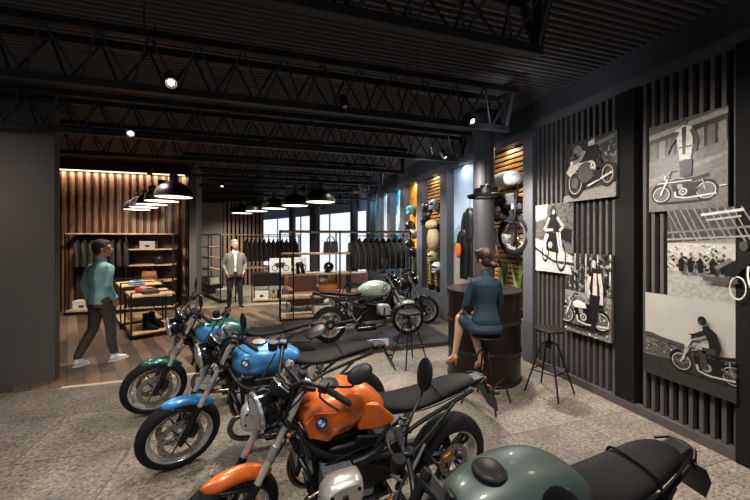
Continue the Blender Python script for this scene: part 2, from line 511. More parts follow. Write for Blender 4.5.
truss(9.75, 2.85, 'sixth black roof truss from the front, above the pendant lamps', -1.75)
truss(11.45, 3.60, 'seventh black roof truss from the front, ending at the side wall', -1.75)
truss(13.4, 3.0, 'farthest black roof truss but one, high above the back racks')
truss(15.6, 2.4, 'farthest black roof truss, in front of the bright windows')

# ------------------------------------------------------------------ track spotlights
def track_spot(x, y, z, lit, label, tgt):
    e = empty('ceiling_spotlight', (x, y, z)); tag(e, label, 'spotlight', 'spotlights on the trusses')
    d = (Vector(tgt) - Vector((x, y, z))).normalized()
    MB().cyl((0, 0, .12), (0, 0, .0), .012, n=8).build('stem', M_black, e)
    MB().lathe([(0, -.092), (.035, -.09), (.048, -.08), (.05, .06), (.045, .07), (.036, .055)], (0, 0, .03), d, 20, cap=False).build('lamp_head', M_black, e)
    MB().lathe([(.001, .052), (.027, .05)], (0, 0, .03), d, 20).build('lens', mat('lens_lit', '#ffffff', .3, emit='#fff4e0', estr=14.) if lit else mat('lens_off', '#777777', .2), e)
for x, y, lit, lb, tg in [(-.84, 3.40, True, 'lit spotlight on the second truss at upper left', (0, 1.2, 1.2)),
        (-1.75, 5.22, True, 'lit spotlight on the truss in front of the grey partition', (-.8, 2, 1.2)),
        (.73, 3.45, False, 'unlit black spotlight midway along the second truss', (1.2, 1.8, 0)),
        (2.24, 3.48, True, 'angled spotlight near the end of the second truss', (2.7, 2.0, 1.9)),
        (2.78, 5.10, True, 'angled spotlight near the end of the third truss', (3.5, 4.2, 1.4)),
        (-.2, 6.6, False, 'small spotlight on the fourth truss above the bikes', (0, 5, 0)),
        (1.5, 6.6, False, 'spotlight on the fourth truss over the platform bike', (2, 5.6, 0)),
        (-2.4, 8.2, True, 'small lit spotlight on the fifth truss near the warm slatted wall', (-3, 8, 0)),
        (-1.2, 9.75, True, 'small lit spotlight on the sixth truss beside the taupe pier', (-1, 8.2, 1)),
        (.9, 9.75, False, 'small spotlight on the sixth truss above the shelf rack', (1, 8, 0)),
        (2.3, 11.4, False, 'small distant spotlight on the seventh truss', (3, 11, 0))]:
    track_spot(x, y, 3.24, lit, lb, tg)

# ------------------------------------------------------------------ pendant lamps
M_shade = mat('pendant_black', '#1a1a19', .38, .3)
M_shadein = mat('pendant_inner', '#e8e4da', .5)
def pendant(x, y, zb, label, r=.30):
    e = empty('pendant_lamp', (x, y, zb)); tag(e, label, 'pendant lamp', 'dome pendant lamps')
    prof = [(r, 0), (r * 1.0, .02)] + [(r * cos(t) ** .9, .02 + .25 * sin(t)) for t in [i * pi / 2 / 9 for i in range(1, 8)]] + [(.07, .275)]
    inner = [(p[0] - .006, max(p[1] - .006, .0)) for p in prof]
    MB().lathe(prof, (0, 0, 0), (0, 0, 1), 40, cap=False).build('lamp_shade', M_shade, e)
    MB().lathe(inner[1:], (0, 0, -.0), (0, 0, 1), 40, cap=False).build('shade_lining', M_shadein, e)
    MB().lathe([(.072, .265), (.072, .39), (.06, .395), (.06, .41), (.02, .42)], (0, 0, 0), (0, 0, 1), 24).build('lamp_cap', M_shade, e)
    MB().lathe([(.001, .010), (r * .965, .010), (r * .965, .004), (.001, .004)], (0, 0, 0), (0, 0, 1), 32).build('diffuser', mat('pendant_glow', '#fff4e4', .5, emit='#fff0dc', estr=2.2), e)
    MB().cyl((0, 0, .41), (0, 0, 3.9 - zb), .007, n=8).build('cord', M_black, e)
    return e
ords = ['nearest', 'second nearest', 'middle', 'second farthest', 'farthest']
for i in range(5):
    t = i / 4
    pendant(-1.62 - 1.62 * t, 6.78 + 3.3 * t, 2.60, '%s black dome pendant in the left row, before the warm slatted wall' % ords[i])
for i in range(5):
    t = i / 4
    pendant(1.0 - 1.8 * t, 7.05 + 3.85 * t, 2.62, '%s black dome pendant in the middle row, above the clothes racks' % ords[i])
# flat brimmed dark pendant above the barrel
e = empty('pendant_lamp', (2.86, 4.05, 2.44)); tag(e, 'dark unlit wide brimmed pendant above the barrel table', 'pendant lamp')
MB().lathe([(.245, 0), (.25, .015), (.25, .035), (.17, .05), (.165, .12), (.08, .125), (.075, .17), (.03, .18)], (0, 0, 0), (0, 0, 1), 40, cap=False).build('lamp_shade', M_shade, e)
MB().lathe([(.001, .01), (.15, .008)], (0, 0, 0), (0, 0, 1), 32).build('diffuser', mat('lens_off', '#777777', .2), e)
MB().cyl((0, 0, .17), (0, 0, 1.46), .008, n=8).build('cord', M_black, e)
# ================================================================== MOTORCYCLES
WR = .305
def tyre(c, r, w, name, parent, mtx):
    t = .065 if w < .15 else .088
    pr = []
    for i in range(13):
        a = pi * (i / 12) ; pr.append((r - t + t * sin(a) ** .75, -w / 2 * cos(a)))
    pr += [(r - t - .004, w / 2 - .012), (r - t - .004, -w / 2 + .012)]
    o = MB().lathe(pr, c, (0, 1, 0), 64, closed=True).build(name, M_rubber, parent, mtx=mtx)
    # tread grooves
    g = MB()
    for k in range(36):
        a = 2 * pi * k / 36
        for s in (-1, 1):
            g.cyl(Vector(c) + Vector((cos(a) * (r - .002), s * w * .08, sin(a) * (r - .002))), Vector(c) + Vector((cos(a + .10) * (r - .022), s * w * .33, sin(a + .10) * (r - .022))), .0035, n=4)
    g.build('tread', mat('tread_black', '#0b0b0c', .8), o, False, mtx=mtx)
    return o
def wheel(parent, c, w, name, spoked, mtx, discs=(1,), discR=.155, rimmat=None):
    c = Vector(c); r = WR
    W = tyre(c, r, w, name, parent, mtx)
    rr = r - (.065 if w < .15 else .088)
    rm = rimmat or M_alu
    hw = w / 2 - .015
    MB().lathe([(rr + .012, -hw), (rr + .014, -hw + .006), (rr - .006, -hw + .014), (rr - .022, -.012), (rr - .022, .012), (rr - .006, hw - .014), (rr + .014, hw - .006), (rr + .012, hw), (rr - .014, hw), (rr - .036, .015), (rr - .036, -.015), (rr - .014, -hw)], c, (0, 1, 0), 64, closed=True).build('rim', rm, W, mtx=mtx)
    MB().lathe([(.0, -.062), (.018, -.062), (.02, -.05), (.045, -.045), (.045, -.035), (.026, -.03), (.026, .03), (.045, .035), (.045, .045), (.02, .05), (.018, .062), (0, .062)], c, (0, 1, 0), 24).build('hub', M_cast, W, mtx=mtx)
    if spoked:
        for k in range(24):
            a = 2 * pi * k / 24; s = 1 if k % 2 else -1; a2 = a + (.42 if (k // 2) % 2 else -.42)
            p = Vector((cos(a) * .04, s * .04, sin(a) * .04)); q = Vector((cos(a2) * (rr - .03), s * .012, sin(a2) * (rr - .03)))
            MB().cyl(c + p, c + q, .0024, n=5).build('spoke', M_chrome, W, mtx=mtx)
    else:
        for k in range(5):
            b = MB(); a0 = 2 * pi * k / 5
            for da in (-.17, .17):
                a = a0 + da
                d0 = Vector((cos(a0 + da * .3), 0, sin(a0 + da * .3))); d1 = Vector((cos(a), 0, sin(a)))
                p = d0 * .035; q = d1 * (rr - .02)
                t = (q - p).normalized(); n_ = Vector((0, 1, 0)).cross(t)
                b.loft([[c + p + n_ * .012 + Vector((0, .028, 0)), c + p - n_ * .012 + Vector((0, .028, 0)), c + p - n_ * .012 - Vector((0, .028, 0)), c + p + n_ * .012 - Vector((0, .028, 0))],
                        [c + q + n_ * .010 + Vector((0, .02, 0)), c + q - n_ * .010 + Vector((0, .02, 0)), c + q - n_ * .010 - Vector((0, .02, 0)), c + q + n_ * .010 - Vector((0, .02, 0))]])
            b.build('spoke', rm if rimmat else M_eng, W, mtx=mtx, bevel=.003)
    for s in discs:
        y = s * .072
        d = MB().lathe([(discR - .045, y - .0025), (discR, y - .0025), (discR, y + .0025), (discR - .045, y + .0025)], c, (0, 1, 0), 48, closed=True)
        d.cur = 1; h = d
        for k in range(18):
            a = 2 * pi * k / 18; q = c + Vector((cos(a) * (discR - .014 - .016 * (k % 2)), y, sin(a) * (discR - .014 - .016 * (k % 2))))
            h.cyl(q - Vector((0, .0035, 0)), q + Vector((0, .0035, 0)), .006, n=8)
        d = d.build('brake_disc', [M_disc, M_deckbk], W, mtx=mtx)
        b = MB()
        for k in range(6):
            a = 2 * pi * k / 6
            b.cyl(c + Vector((cos(a) * .03, y * .8, sin(a) * .03)), c + Vector((cos(a) * (discR - .04), y, sin(a) * (discR - .04))), .0055, n=6)
        b.build('disc_carrier', M_eng, d, mtx=mtx)
    return W

def motorcycle(name, loc, heading, lean, steer, paint, label, tank='round', spokes=(True, False), fpaint=None, bar=(.0, .0), mir=None, seat_len=1., group='roadster motorcycles', badge=True, signals=True, darkfork=False, ft=.88, twotone=None, rimmat=None, fender=True, discR=.165):
    e = empty(name, loc, heading, lean); tag(e, label, 'motorcycle', group)
    S = Vector((.43, 0, .95)); k = Vector((-sin(R(25.5)), 0, cos(R(25.5))))
    SM = Matrix.Translation(S) @ Matrix.Rotation(steer, 4, k) @ Matrix.Translation(-S)
    FH = Vector((.745, 0, WR)); RH = Vector((-.745, 0, WR))
    fp = fpaint or paint
    FM = M_eng if darkfork else M_alu
    # ---- front assembly
    wheel(e, FH, .12, 'front_wheel', spokes[0], SM, (1, -1), discR, rimmat)
    for s in (1, -1):
        y = s * .105
        lo = Vector((.745, y, WR)); top = Vector((.745, y, WR)) + k * .80 + Vector((-.0, 0, 0))
        f = MB().tube([lo + k * .24, lo + k * .245, lo + k * (ft - .14), lo + k * ft], [.020, .020, .020, .020], 16).build('fork_tube', FM, e, mtx=SM)
        MB().tube([lo - k * .03 + Vector((.0, 0, 0)), lo + k * .03, lo + k * .10, lo + k * .30, lo + k * .302], [.020, .028, .024, .025, .022], 16).build('fork_slider', M_plast, f, mtx=SM)
        MB().tube([lo + k * .44, lo + k * .445, lo + k * .52, lo + k * .525], [.021, .025, .025, .021], 16).build('fork_collar', M_eng if darkfork else M_cast, f, mtx=SM)
        MB().tube([lo + k * ft, lo + k * (ft + .005), lo + k * (ft + .025)], [.024, .024, .018], 16).build('fork_cap', M_eng if darkfork else M_chrome, f, mtx=SM)
        MB().box(lo + Vector((-.085, s * -.012, .05)), (.05, .045, .09), (0, R(-30), 0)).build('brake_caliper', M_eng, e, mtx=SM, bevel=.008)
        MB().ell(lo + k * .20 + Vector((-.03, s * .022, 0)), (.012, .006, .02)).build('reflector', M_amber, e, mtx=SM)
        MB().tube(smoothpath([lo + Vector((-.09, -s * .01, .1)), lo + Vector((-.12, 0, .25)), lo + k * .5 + Vector((-.05, 0, 0)), lo + k * .62 + Vector((-.06, -s * .03, 0))]), .005, 6).build('brake_hose', M_plast, e, mtx=SM)
    b = MB()
    for hh, th in ((ft - .24, .03), (ft - .03, .022)):
        c0 = Vector((.745, 0, WR)) + k * hh
        b.box(c0 + Vector((-.025, 0, 0)), (.085, .27, th), (0, R(-25.5), 0))
    b.cyl(Vector((.70, 0, WR)) + k * (ft - .30), Vector((.70, 0, WR)) + k * ft, .028)
    b.build('fork_clamp', M_eng, e, mtx=SM, bevel=.006)
    # fender: arc shell over the wheel
    if fender:
        b = MB(); rings = []
        for i in range(21):
            a = R(66 + 76 * i / 20)
            fade = min(1, (i + .6) / 4.5) ** .5 * min(1, (20 - i + .6) / 4.5) ** .5
            wd = .058 * fade; ro = WR + .016
            ring = []
            for j in range(9):
                t = (j - 4) / 4
                rad = ro + .012 - .050 * t * t
                ring.append(FH + Vector((cos(a) * rad, t * wd, sin(a) * rad)))
            rings.append(ring)
        b.loft(rings, cap=False, close=False)
        o = b.build('front_fender', fp, e, mtx=SM); so = o.modifiers.new('solid', 'SOLIDIFY'); so.thickness = .004
        b = MB()
        for s in (1, -1):
            for aa in (78, 104):
                b.cyl(FH + Vector((cos(R(aa)) * (WR - .02), s * .066, sin(R(aa)) * (WR - .02))), FH + k * .25 + Vector((0, s * .085, 0)), .008, n=6)
        b.build('fender_bracket', M_plast, e, mtx=SM)
    # headlight
    hc = Vector((.565, 0, .955)) + Vector((.0, 0, bar[1] * .5)); hd = Vector((1, 0, -.12)).normalized()
    h = MB().lathe([(.0, -.105), (.04, -.10), (.075, -.075), (.094, -.03), (.098, .02), (.103, .022), (.103, .04), (.094, .046)], hc, hd, 40).build('headlight', M_gloss, e, mtx=SM)
    MB().lathe([(.0, .066), (.04, .062), (.075, .052), (.094, .04)], hc, hd, 40).build('headlight_lens', M_glass, h, mtx=SM)
    MB().lathe([(.094, .036), (.100, .046), (.105, .04), (.104, .028)], hc, hd, 40, closed=True).build('headlight_ring', M_chrome if name != 'x' else M_plast, h, mtx=SM)
    for s in (1, -1): MB().box(hc + Vector((-.03, s * .105, 0)), (.08, .008, .05)).cyl(hc + Vector((-.02, s * .09, 0)), hc + Vector((-.10, s * .11, .0)), .01, n=8).build('headlight_bracket', M_plast, h, mtx=SM)
    # clock
    cc = Vector((.49, .04, 1.09 + bar[1])); cd = Vector((-.75, 0, .66)).normalized()
    c_ = MB().lathe([(0, -.05), (.04, -.045), (.056, -.01), (.058, .012)], cc, cd, 28).build('instrument', M_plast, e, mtx=SM)
    MB().lathe([(0, .012), (.052, .012)], cc, cd, 28).build('dial', mat('dial', '#3a3c40', .15), c_, mtx=SM)
    MB().lathe([(.052, .01), (.058, .016), (.061, .008)], cc, cd, 28, closed=True).build('dial_ring', M_chrome, c_, mtx=SM)
    # handlebar
    bz = 1.14 + bar[1]; bx = .40 + bar[0]
    hb = smoothpath([(bx - .12, .375, bz - .01), (bx - .06, .25, bz + .015), (bx + .0, .14, bz - .0), (bx + .04, .07, bz - .05), (bx + .045, 0, bz - .05), (bx + .04, -.07, bz - .05), (bx + .0, -.14, bz - .0), (bx - .06, -.25, bz + .015), (bx - .12, -.375, bz - .01)], 5)
    H = MB().tube(hb, .0125, 10).build('handlebar', M_plast, e, mtx=SM)
    MB().box((bx + .045, 0, bz - .08), (.045, .16, .06)).build('bar_clamp', M_eng, e, mtx=SM, bevel=.008)
    for s in (1, -1):
        a = Vector((bx - .122, s * .382, bz - .011)); q = Vector((bx - .070, s * .268, bz + .012)); d = (a - q)
        g = MB().tube([q, q + d * .04, q + d * .95, a, a + d * .03, a + d * .12], [.021, .018, .017, .018, .013, .013], 14).build('grip', M_rubber, H, mtx=SM)
        MB().box(q - d * .22 + Vector((0, 0, 0)), (.05, .055, .05), (0, 0, s * R(-58))).build('switch_housing', M_plast, H, mtx=SM, bevel=.01)
        MB().tube(smoothpath([q - d * .15 + Vector((.02, 0, 0)), q + Vector((.055, s * .01, -.01)), q + d * .5 + Vector((.06, 0, -.02)), a + Vector((.055, s * -.0, -.02))]), [.006] * 19, 8).build('brake_lever' if s < 0 else 'clutch_lever', M_plast, H, mtx=SM)
        # mirror
        ml = mir if mir else ((-.03, .07, .22), (-.03, .07, .22))
        dx, dy, dz = ml[0 if s > 0 else 1]
        m0 = q - d * .1; m1 = m0 + Vector((dx, s * dy, dz))
        st = MB().tube(smoothpath([m0, m0 + Vector((dx * .1 + .01, s * dy * .2, dz * .45)), m1 + Vector((.0, 0, -.05)), m1]), .0062, 8).build('mirror_stalk', M_plast, e, mtx=SM)
        up = Vector((dx * .4, s * dy * .5, dz)).normalized()
        nn = Vector((-1, s * -.12, 0)).normalized(); side = nn.cross(up).normalized(); nn = up.cross(side).normalized() * 1
        mt = Matrix((side, nn, up)).transposed()
        MB().ell(m1 + up * .045, (.050, .014, .075), mt, 20, 12).build('mirror_housing', M_plast, st, mtx=SM)
        MB().ell(m1 + up * .045 + Vector((-.008, 0, 0)), (.044, .0085, .067), mt, 20, 12).build('mirror_glass', M_mirror, st, mtx=SM)
        # turn signal
        t0 = hc + Vector((-.08, s * .11, -.05)); t1 = t0 + Vector((0, s * .09, 0))
        ts = MB().cyl(t0, t1, .007, n=8).ell(t1, (.026, .022, .017)).build('turn_signal', M_plast, e, mtx=SM)
        MB().ell(t1 + Vector((.012, .0, 0)), (.018, .018, .013)).build('signal_lens', M_amber, ts, mtx=SM)
    # reservoir and cables
    MB().lathe([(0, 0), (.028, 0), (.03, .04), (.026, .05), (0, .05)], (bx + .03, -.20, bz + .03), (0, 0, 1), 16).build('brake_reservoir', M_plast, e, mtx=SM)
    b = MB()
    for (p, q, r_) in [((.41, .20, bz - .0), (.56, .10, .86), (.40, .06, .78)), ((.41, -.2, bz), (.58, -.1, .90), (.38, -.06, .80)), ((.40, .16, bz), (.50, .14, .98), (.33, .10, .74)), ((.45, .02, bz - .06), (.60, .03, .98), (.50, 0, .8))]:
        b.tube(smoothpath([p, q, r_], 8), .0055, 6)
    b.build('cable', M_plast, e, mtx=SM)
    # ---- frame
    F_ = MB()
    for s in (1, -1):
        y = s
        F_.tube(smoothpath([(.40, .03 * y, .86), (.28, .14 * y, .70), (.05, .155 * y, .60), (-.20, .15 * y, .56)], 4), .018, 10)
        F_.tube([(.42, .03 * y, .78), (.30, .11 * y, .52), (.22, .12 * y, .34)], .015, 10)
        F_.tube([(-.20, .15 * y, .56), (-.30, .15 * y, .40), (-.26, .14 * y, .30)], .020, 10)
        F_.tube([(-.10, .15 * y, .58), (-.42, .12 * y, .70), (-.70, .09 * y, .765), (-.88, .06 * y, .795)], .014, 10)
        F_.tube([(-.28, .15 * y, .46), (-.50, .13 * y, .62), (-.70, .10 * y, .775)], .013, 10)
        F_.tube([(-.05, .155 * y, .60), (-.18, .15 * y, .76)], .013, 10)
        F_.tube([(.10, .15 * y, .62), (-.22, .15 * y, .44)], .012, 10)
        F_.tube([(.28, .13 * y, .68), (.12, .14 * y, .50), (-.05, .15 * y, .60)], .012, 10)
    F_.cyl((.44, 0, .74), (.375, 0, .90), .035)
    F_.build('frame', M_eng, e)
    # ---- engine
    E_ = MB(); E_.box((.08, 0, .49), (.42, .22, .34)).box((-.20, 0, .46), (.22, .20, .26)).box((.06, 0, .66), (.26, .16, .10))
    EN = E_.build('engine_block', M_eng, e, bevel=.02)
    MB().lathe([(0, 0), (.10, 0), (.105, -.02), (.105, -.06)], (.31, 0, .54), (1, 0, 0), 28).build('front_cover', M_cast, EN)
    b = MB()
    for i in range(7): b.box((.295, 0, .40 + i * .035), (.02, .17, .007))
    b.build('cover_ribs', M_eng, EN)
    MB().box((.06, 0, .30), (.36, .20, .08)).build('oil_pan', M_cast, EN, bevel=.02)
    for s in (1, -1):
        cy = MB()
        for i in range(9): cy.box((.17, s * (.125 + i * .014), .53), (.17, .006, .17), None)
        cy.cyl((.17, s * .10, .53), (.17, s * .25, .53), .068, n=20)
        C_ = cy.build('cylinder', M_cast, e)
        # rocker cover: rounded slab facing out
        rings = []
        for yy, sc in ((.235, .92), (.245, 1.), (.30, 1.), (.335, .93), (.35, .78)):
            ring = []
            for j in range(28):
                t = 2 * pi * j / 28
                cx, cz = cos(t), sin(t); ex = .62
                ring.append((.17 + .118 * sc * math.copysign(abs(cx) ** ex, cx) + .0, s * yy, .53 + .104 * sc * math.copysign(abs(cz) ** ex, cz) + .02 * cx * sc * -1))
            rings.append(ring)
        CV = MB().loft(rings).build('cylinder_cover', M_alu, C_)
        MB().box((.16, s * .345, .505), (.034, .022, .125), (0, R(8), 0)).build('cover_recess', M_deckbk, CV, bevel=.006)
        for px_, pz_ in ((.24, .575), (.09, .585), (.25, .49), (.08, .485)): MB().cyl((px_, s * .33, pz_), (px_, s * .353, pz_), .011, n=6).build('cover_bolt', M_eng, CV)
        # intake + throttle body, header
        MB().tube(smoothpath([(.07, s * .19, .60), (-.04, s * .19, .62), (-.13, s * .13, .62)]), .026, 14).build('intake_pipe', M_plast, e)
        MB().tube(smoothpath([(.25, s * .19, .49), (.335, s * .20, .46), (.365, s * .18, .36), (.30, s * .15, .26), (.06, s * .13, .22), (-.25, s * .12, .21)]), [.021] * 31, 14).build('exhaust_header', M_exh, e)
        MB().tube(smoothpath([(.25, s * .16, .60), (.12, s * .18, .655), (-.05, s * .16, .66), (-.20, s * .10, .60)], 5), .006, 6).build('spark_lead', M_plast, e)
        MB().box((-.06, s * .13, .66), (.20, .03, .09), (0, R(-12), 0)).build('side_cover', M_plast, e, bevel=.012)
    MB().box((-.08, 0, .20), (.36, .24, .10)).build('exhaust_box', M_eng, e, bevel=.03)
    # oil cooler
    oc = MB().box((.36, .03, .60), (.03, .15, .13), (0, R(-18), 0)).build('oil_cooler', M_eng, e, bevel=.004)
    b = MB()
    for i in range(8): b.box((.378, .03, .545 + i * .016), (.006, .14, .004), (0, R(-18), 0))
    b.build('cooler_fins', M_cast, oc)
    MB().tube(smoothpath([(.36, .10, .64), (.32, .16, .58), (.28, .15, .46), (.22, .12, .36)]), .011, 8).build('oil_hose', M_plast, e)
    # ---- tank
    def section(x, zb, zt, w, sh=.0, n=None):
        h = zt - zb
        half = [(0, zt), (.45 * w, zt - .03 * h), (.80 * w, zt - .16 * h), (1.0 * w, zt - .44 * h), (1.0 * w - sh, zt - .70 * h), (.78 * w - sh, zb + .06 * h), (.40 * w, zb), (0, zb)]
        ring = [Vector((x, y, z)) for y, z in half] + [Vector((x, -y, z)) for y, z in half[-2:0:-1]]
        return ring
    if tank == 'round':
        secs = [(.36, .85, .90, .035, 0), (.35, .81, .935, .08, 0), (.31, .765, .97, .12, 0), (.23, .735, .995, .148, .005), (.12, .73, 1.005, .155, .012), (.01, .745, .99, .148, .025), (-.10, .765, .95, .125, .025), (-.175, .785, .905, .095, .012), (-.205, .81, .88, .06, 0)]
    elif tank == 'flat':
        secs = [(.41, .84, .945, .06, 0), (.39, .80, .975, .11, 0), (.30, .75, 1.01, .145, 0), (.18, .72, 1.035, .165, .01), (.06, .72, 1.035, .168, .02), (-.05, .735, 1.01, .155, .03), (-.15, .75, .95, .125, .025), (-.205, .78, .90, .09, .01), (-.225, .80, .875, .06, 0)]
    else:
        secs = [(.37, .85, .93, .05, 0), (.335, .79, .965, .11, 0), (.22, .715, 1.0, .155, .0), (.08, .745, 1.02, .162, .0), (-.04, .765, .985, .145, .03), (-.13, .76, .91, .115, .01), (-.17, .79, .87, .08, 0)]
    rings = [section(*q) for q in secs]
    if tank == 'angular':
        # lower wing edge pulled forward, crisp facets
        T = MB().loft(rings).build('fuel_tank', paint, e, True, bevel=.006)
        for s in (1, -1):
            poly = [(-.02, .92), (-.10, .90), (-.215, .79), (-.20, .755), (-.08, .745), (.03, .765)]
            MB().prism(poly, (0, s * .128, 0), (1, 0, 0), (0, 0, 1), .045).build('side_wing', paint, T, False, bevel=.012)
            poly = [(.345, .88), (.29, .93), (.17, .91), (.11, .83), (.21, .745), (.32, .79)]
            MB().prism(poly, (0, s * .150, 0), (1, .0, 0), (0, 0, 1), .014).build('shroud', paint, T, False, bevel=.006)
    else:
        T = MB().loft(rings).build('fuel_tank', paint, e, True, sub=2)
        if twotone:
            T.data.materials.append(twotone)
            for f in T.data.polygons:
                if f.center.z > .935 + .0 * f.center.x or f.center.x < .06: f.material_index = 1
    ztop = max(q[2] for q in secs)
    cp = Vector(({'angular': .17, 'flat': .25, 'round': .14}[tank], 0, ztop - {'angular': .012, 'flat': .014, 'round': .004}[tank]))
    MB().lathe([(.052, -.01), (.055, .004), (.045, .009), (.0, .010)], cp, (0, 0, 1), 28).build('filler_cap', M_plast if tank != 'round' else M_alu, T)
    MB().lathe([(.056, -.01), (.066, -.006), (.064, .003), (.056, .004)], cp, (0, 0, 1), 28, closed=True).build('filler_ring', M_plast, T)
    if badge:
        for s in (1, -1):
            bx_, bz_ = (.25, .885) if tank != 'angular' else (.255, .87)
            # y at the surface of the tank
            yw = .142 if tank == 'round' else (.150 if tank == 'flat' else .160)
            nrm = Vector((.18, s, .22)).normalized(); oc_ = Vector((bx_, s * (yw - .004), bz_))
            u_ = Vector((1, -.18 * s, 0)).normalized(); w_ = u_.cross(nrm).normalized()
            if w_.z < 0: w_ = -w_
            B = MB().lathe([(0, -.02), (.036, -.02), (.036, .006), (.034, .008), (0, .008)], oc_, nrm, 32).build('tank_badge', M_gloss, T)
            MB().lathe([(.034, .0085), (.0355, .0085), (.0355, .0075), (.034, .0075)], oc_, nrm, 32, closed=True).build('badge_ring', M_chrome, B)
            for q in range(4):
                a0 = q * pi / 2
                pts = [oc_ + nrm * .0092] + [oc_ + nrm * .0092 + (u_ * cos(a0 + t * pi / 12) + w_ * sin(a0 + t * pi / 12)) * .021 for t in range(7)]
                MB().add(pts, [tuple(range(8))]).build('badge_quarter', M_badgeblue if q in (1, 3) else M_white, B, False)
    # ---- seat
    L_ = seat_len
    sx = [(-.13, .79, .875, .085), (-.20, .775, .845, .105), (-.34, .77, .825, .125), (-.48, .78, .835, .125), (-.62, .795, .865, .112), (-.76 * L_, .815, .885, .10), (-.87 * L_, .84, .885, .08), (-.91 * L_, .855, .875, .05)]
    rings = []
    for x, zb, zt, w in sx:
        half = [(0, zt), (.6 * w, zt - .004), (.92 * w, zt - .02), (w, (zt + zb) / 2), (.95 * w, zb), (.4 * w, zb - .004), (0, zb - .004)]
        rings.append([Vector((x, y, z)) for y, z in half] + [Vector((x, -y, z)) for y, z in half[-2:0:-1]])
    ST = MB().loft(rings).build('seat', M_seat, e, True, sub=2)
    MB().tube(smoothpath([(-.57, .121, .81), (-.57, .10, .850), (-.57, .0, .862), (-.57, -.10, .850), (-.57, -.121, .81)]), .006, 8).build('seat_strap', M_seat, ST)
    MB().tube(smoothpath([(-.17, .098, .79), (-.40, .126, .785), (-.60, .116, .80), (-.82 * L_, .09, .838)]), .005, 8).build('seat_piping', M_plast, ST)
    # ---- tail
    tx = -.93 * L_
    TL = MB().box((tx - .02, 0, .84), (.12, .10, .05), (0, R(8), 0)).build('tail_unit', M_plast, e, bevel=.012)
    MB().box((tx - .085, 0, .842), (.02, .085, .035)).build('tail_light', M_red, TL, bevel=.006)
    MB().tube([(tx - .0, .085, .85), (tx - .06, .055, .862), (tx - .08, 0, .865), (tx - .06, -.055, .862), (tx, -.085, .85)], .008, 8).build('grab_rail', M_plast, TL)
    AR = MB().box((tx - .09, 0, .80), (.02, .07, .16), (0, R(28), 0)).build('plate_arm', M_plast, e, bevel=.004)
    PM = Matrix.Rotation(R(28), 3, 'Y')
    pc = Vector((tx - .155, 0, .685))
    b = MB()
    poly = [(-.085, .10), (.085, .10), (.095, .02), (.055, -.125), (-.055, -.125), (-.095, .02)]
    b.prism(poly, pc, (0, 1, 0), PM @ Vector((0, 0, 1)), .008)
    b.build('plate_holder', M_plast, AR, False, bevel=.002)
    MB().prism([(-.02, .01), (.02, .01), (.02, -.02), (-.02, -.02)], pc + Vector((-.008, 0, .07)), (0, 1, 0), PM @ Vector((0, 0, 1)), .008).build('plate_reflector', M_amber, AR, False)
    for s in (1, -1):
        if not signals: continue
        t0 = Vector((tx - .09, s * .03, .80)); t1 = t0 + Vector((-.01, s * .11, -.005))
        ts = MB().cyl(t0, t1, .007, n=8).ell(t1, (.024, .020, .015)).build('turn_signal', M_plast, e)
        MB().ell(t1 + Vector((-.012, 0, 0)), (.016, .017, .012)).build('signal_lens', M_amber, ts)
    # ---- rear
    wheel(e, RH, .17, 'rear_wheel', spokes[1], None, (1,), .12, rimmat)
    SW = MB().tube(smoothpath([(-.26, -.12, .36), (-.45, -.135, .345), (-.66, -.125, .32)]), [.045, .045, .04, .038, .036, .036, .036, .036, .04, .042, .045, .05, .055], 16).build('swingarm', M_eng, e)
    MB().lathe([(0, -.01), (.08, -.01), (.09, .02), (.07, .05), (0, .06)], RH + Vector((0, -.08, 0)), (0, -1, 0), 28).build('final_drive', M_eng, SW)
    MB().lathe([(0, .062), (.03, .06), (.034, .045)], RH + Vector((0, -.08, 0)), (0, -1, 0), 20).build('drive_cap', M_cast, SW)
    MB().tube([(-.22, -.10, .30), (-.66, -.14, .235)], .014, 10).build('torque_arm', M_alu, SW)
    MB().box((-.665, .095, .37), (.08, .035, .05), (0, R(30), 0)).build('rear_caliper', M_gold, e, bevel=.008)
    SP = MB().tube([(-.30, -.02, .44), (-.43, -.02, .74)], .018, 10).build('shock_absorber', M_chrome, e)
    b = MB(); pts = []
    for i in range(73):
        t = i / 72; a = t * 2 * pi * 6; c0 = Vector((-.31, -.02, .47)).lerp(Vector((-.41, -.02, .69)), t)
        pts.append(c0 + Vector((cos(a) * .034, sin(a) * .034, 0)))
    b.tube(pts, .006, 6).build('spring', mat('spring_grey', '#b5b0a8', .4, .5), SP)
    rings = []
    for i in range(13):
        a = R(70 + 75 * i / 12); rings.append([RH + Vector((cos(a) * (WR + .02 - .03 * ((j - 3) / 3) ** 2), (j - 3) / 3 * .08, sin(a) * (WR + .02 - .03 * ((j - 3) / 3) ** 2))) for j in range(7)])
    # foot pegs, hangers, side stand
    for s in (1, -1):
        MB().tube([(-.20, s * .14, .42), (-.30, s * .17, .34), (-.24, s * .17, .30)], .012, 8).tube([(-.30, s * .17, .34), (-.44, s * .15, .56)], .010, 8).build('peg_hanger', M_cast, e)
        MB().cyl((-.25, s * .15, .31), (-.25, s * .27, .32), .014, n=10).build('foot_peg', M_rubber, e)
        MB().cyl((-.50, s * .13, .44), (-.50, s * .22, .45), .012, n=10).tube([(-.50, s * .13, .44), (-.40, s * .13, .58)], .009, 8).build('pillion_peg', M_rubber, e)
    MB().tube([(-.24, .18, .315), (-.12, .18, .30), (-.10, .20, .30)], .008, 8).build('gear_lever', M_alu, e)
    sd = .215 / max(.001, cos(lean))
    gz = lambda y: math.tan(-lean) * -y if False else 0
    yb = .30
    MB().tube([(-.10, .12, .25), (-.16, yb, yb * math.tan(-lean) + .006)], .012, 8).box((-.17, yb, yb * math.tan(-lean) + .010), (.07, .04, .012), (lean * -1, 0, 0)).build('side_stand', M_alu, e)
    return e

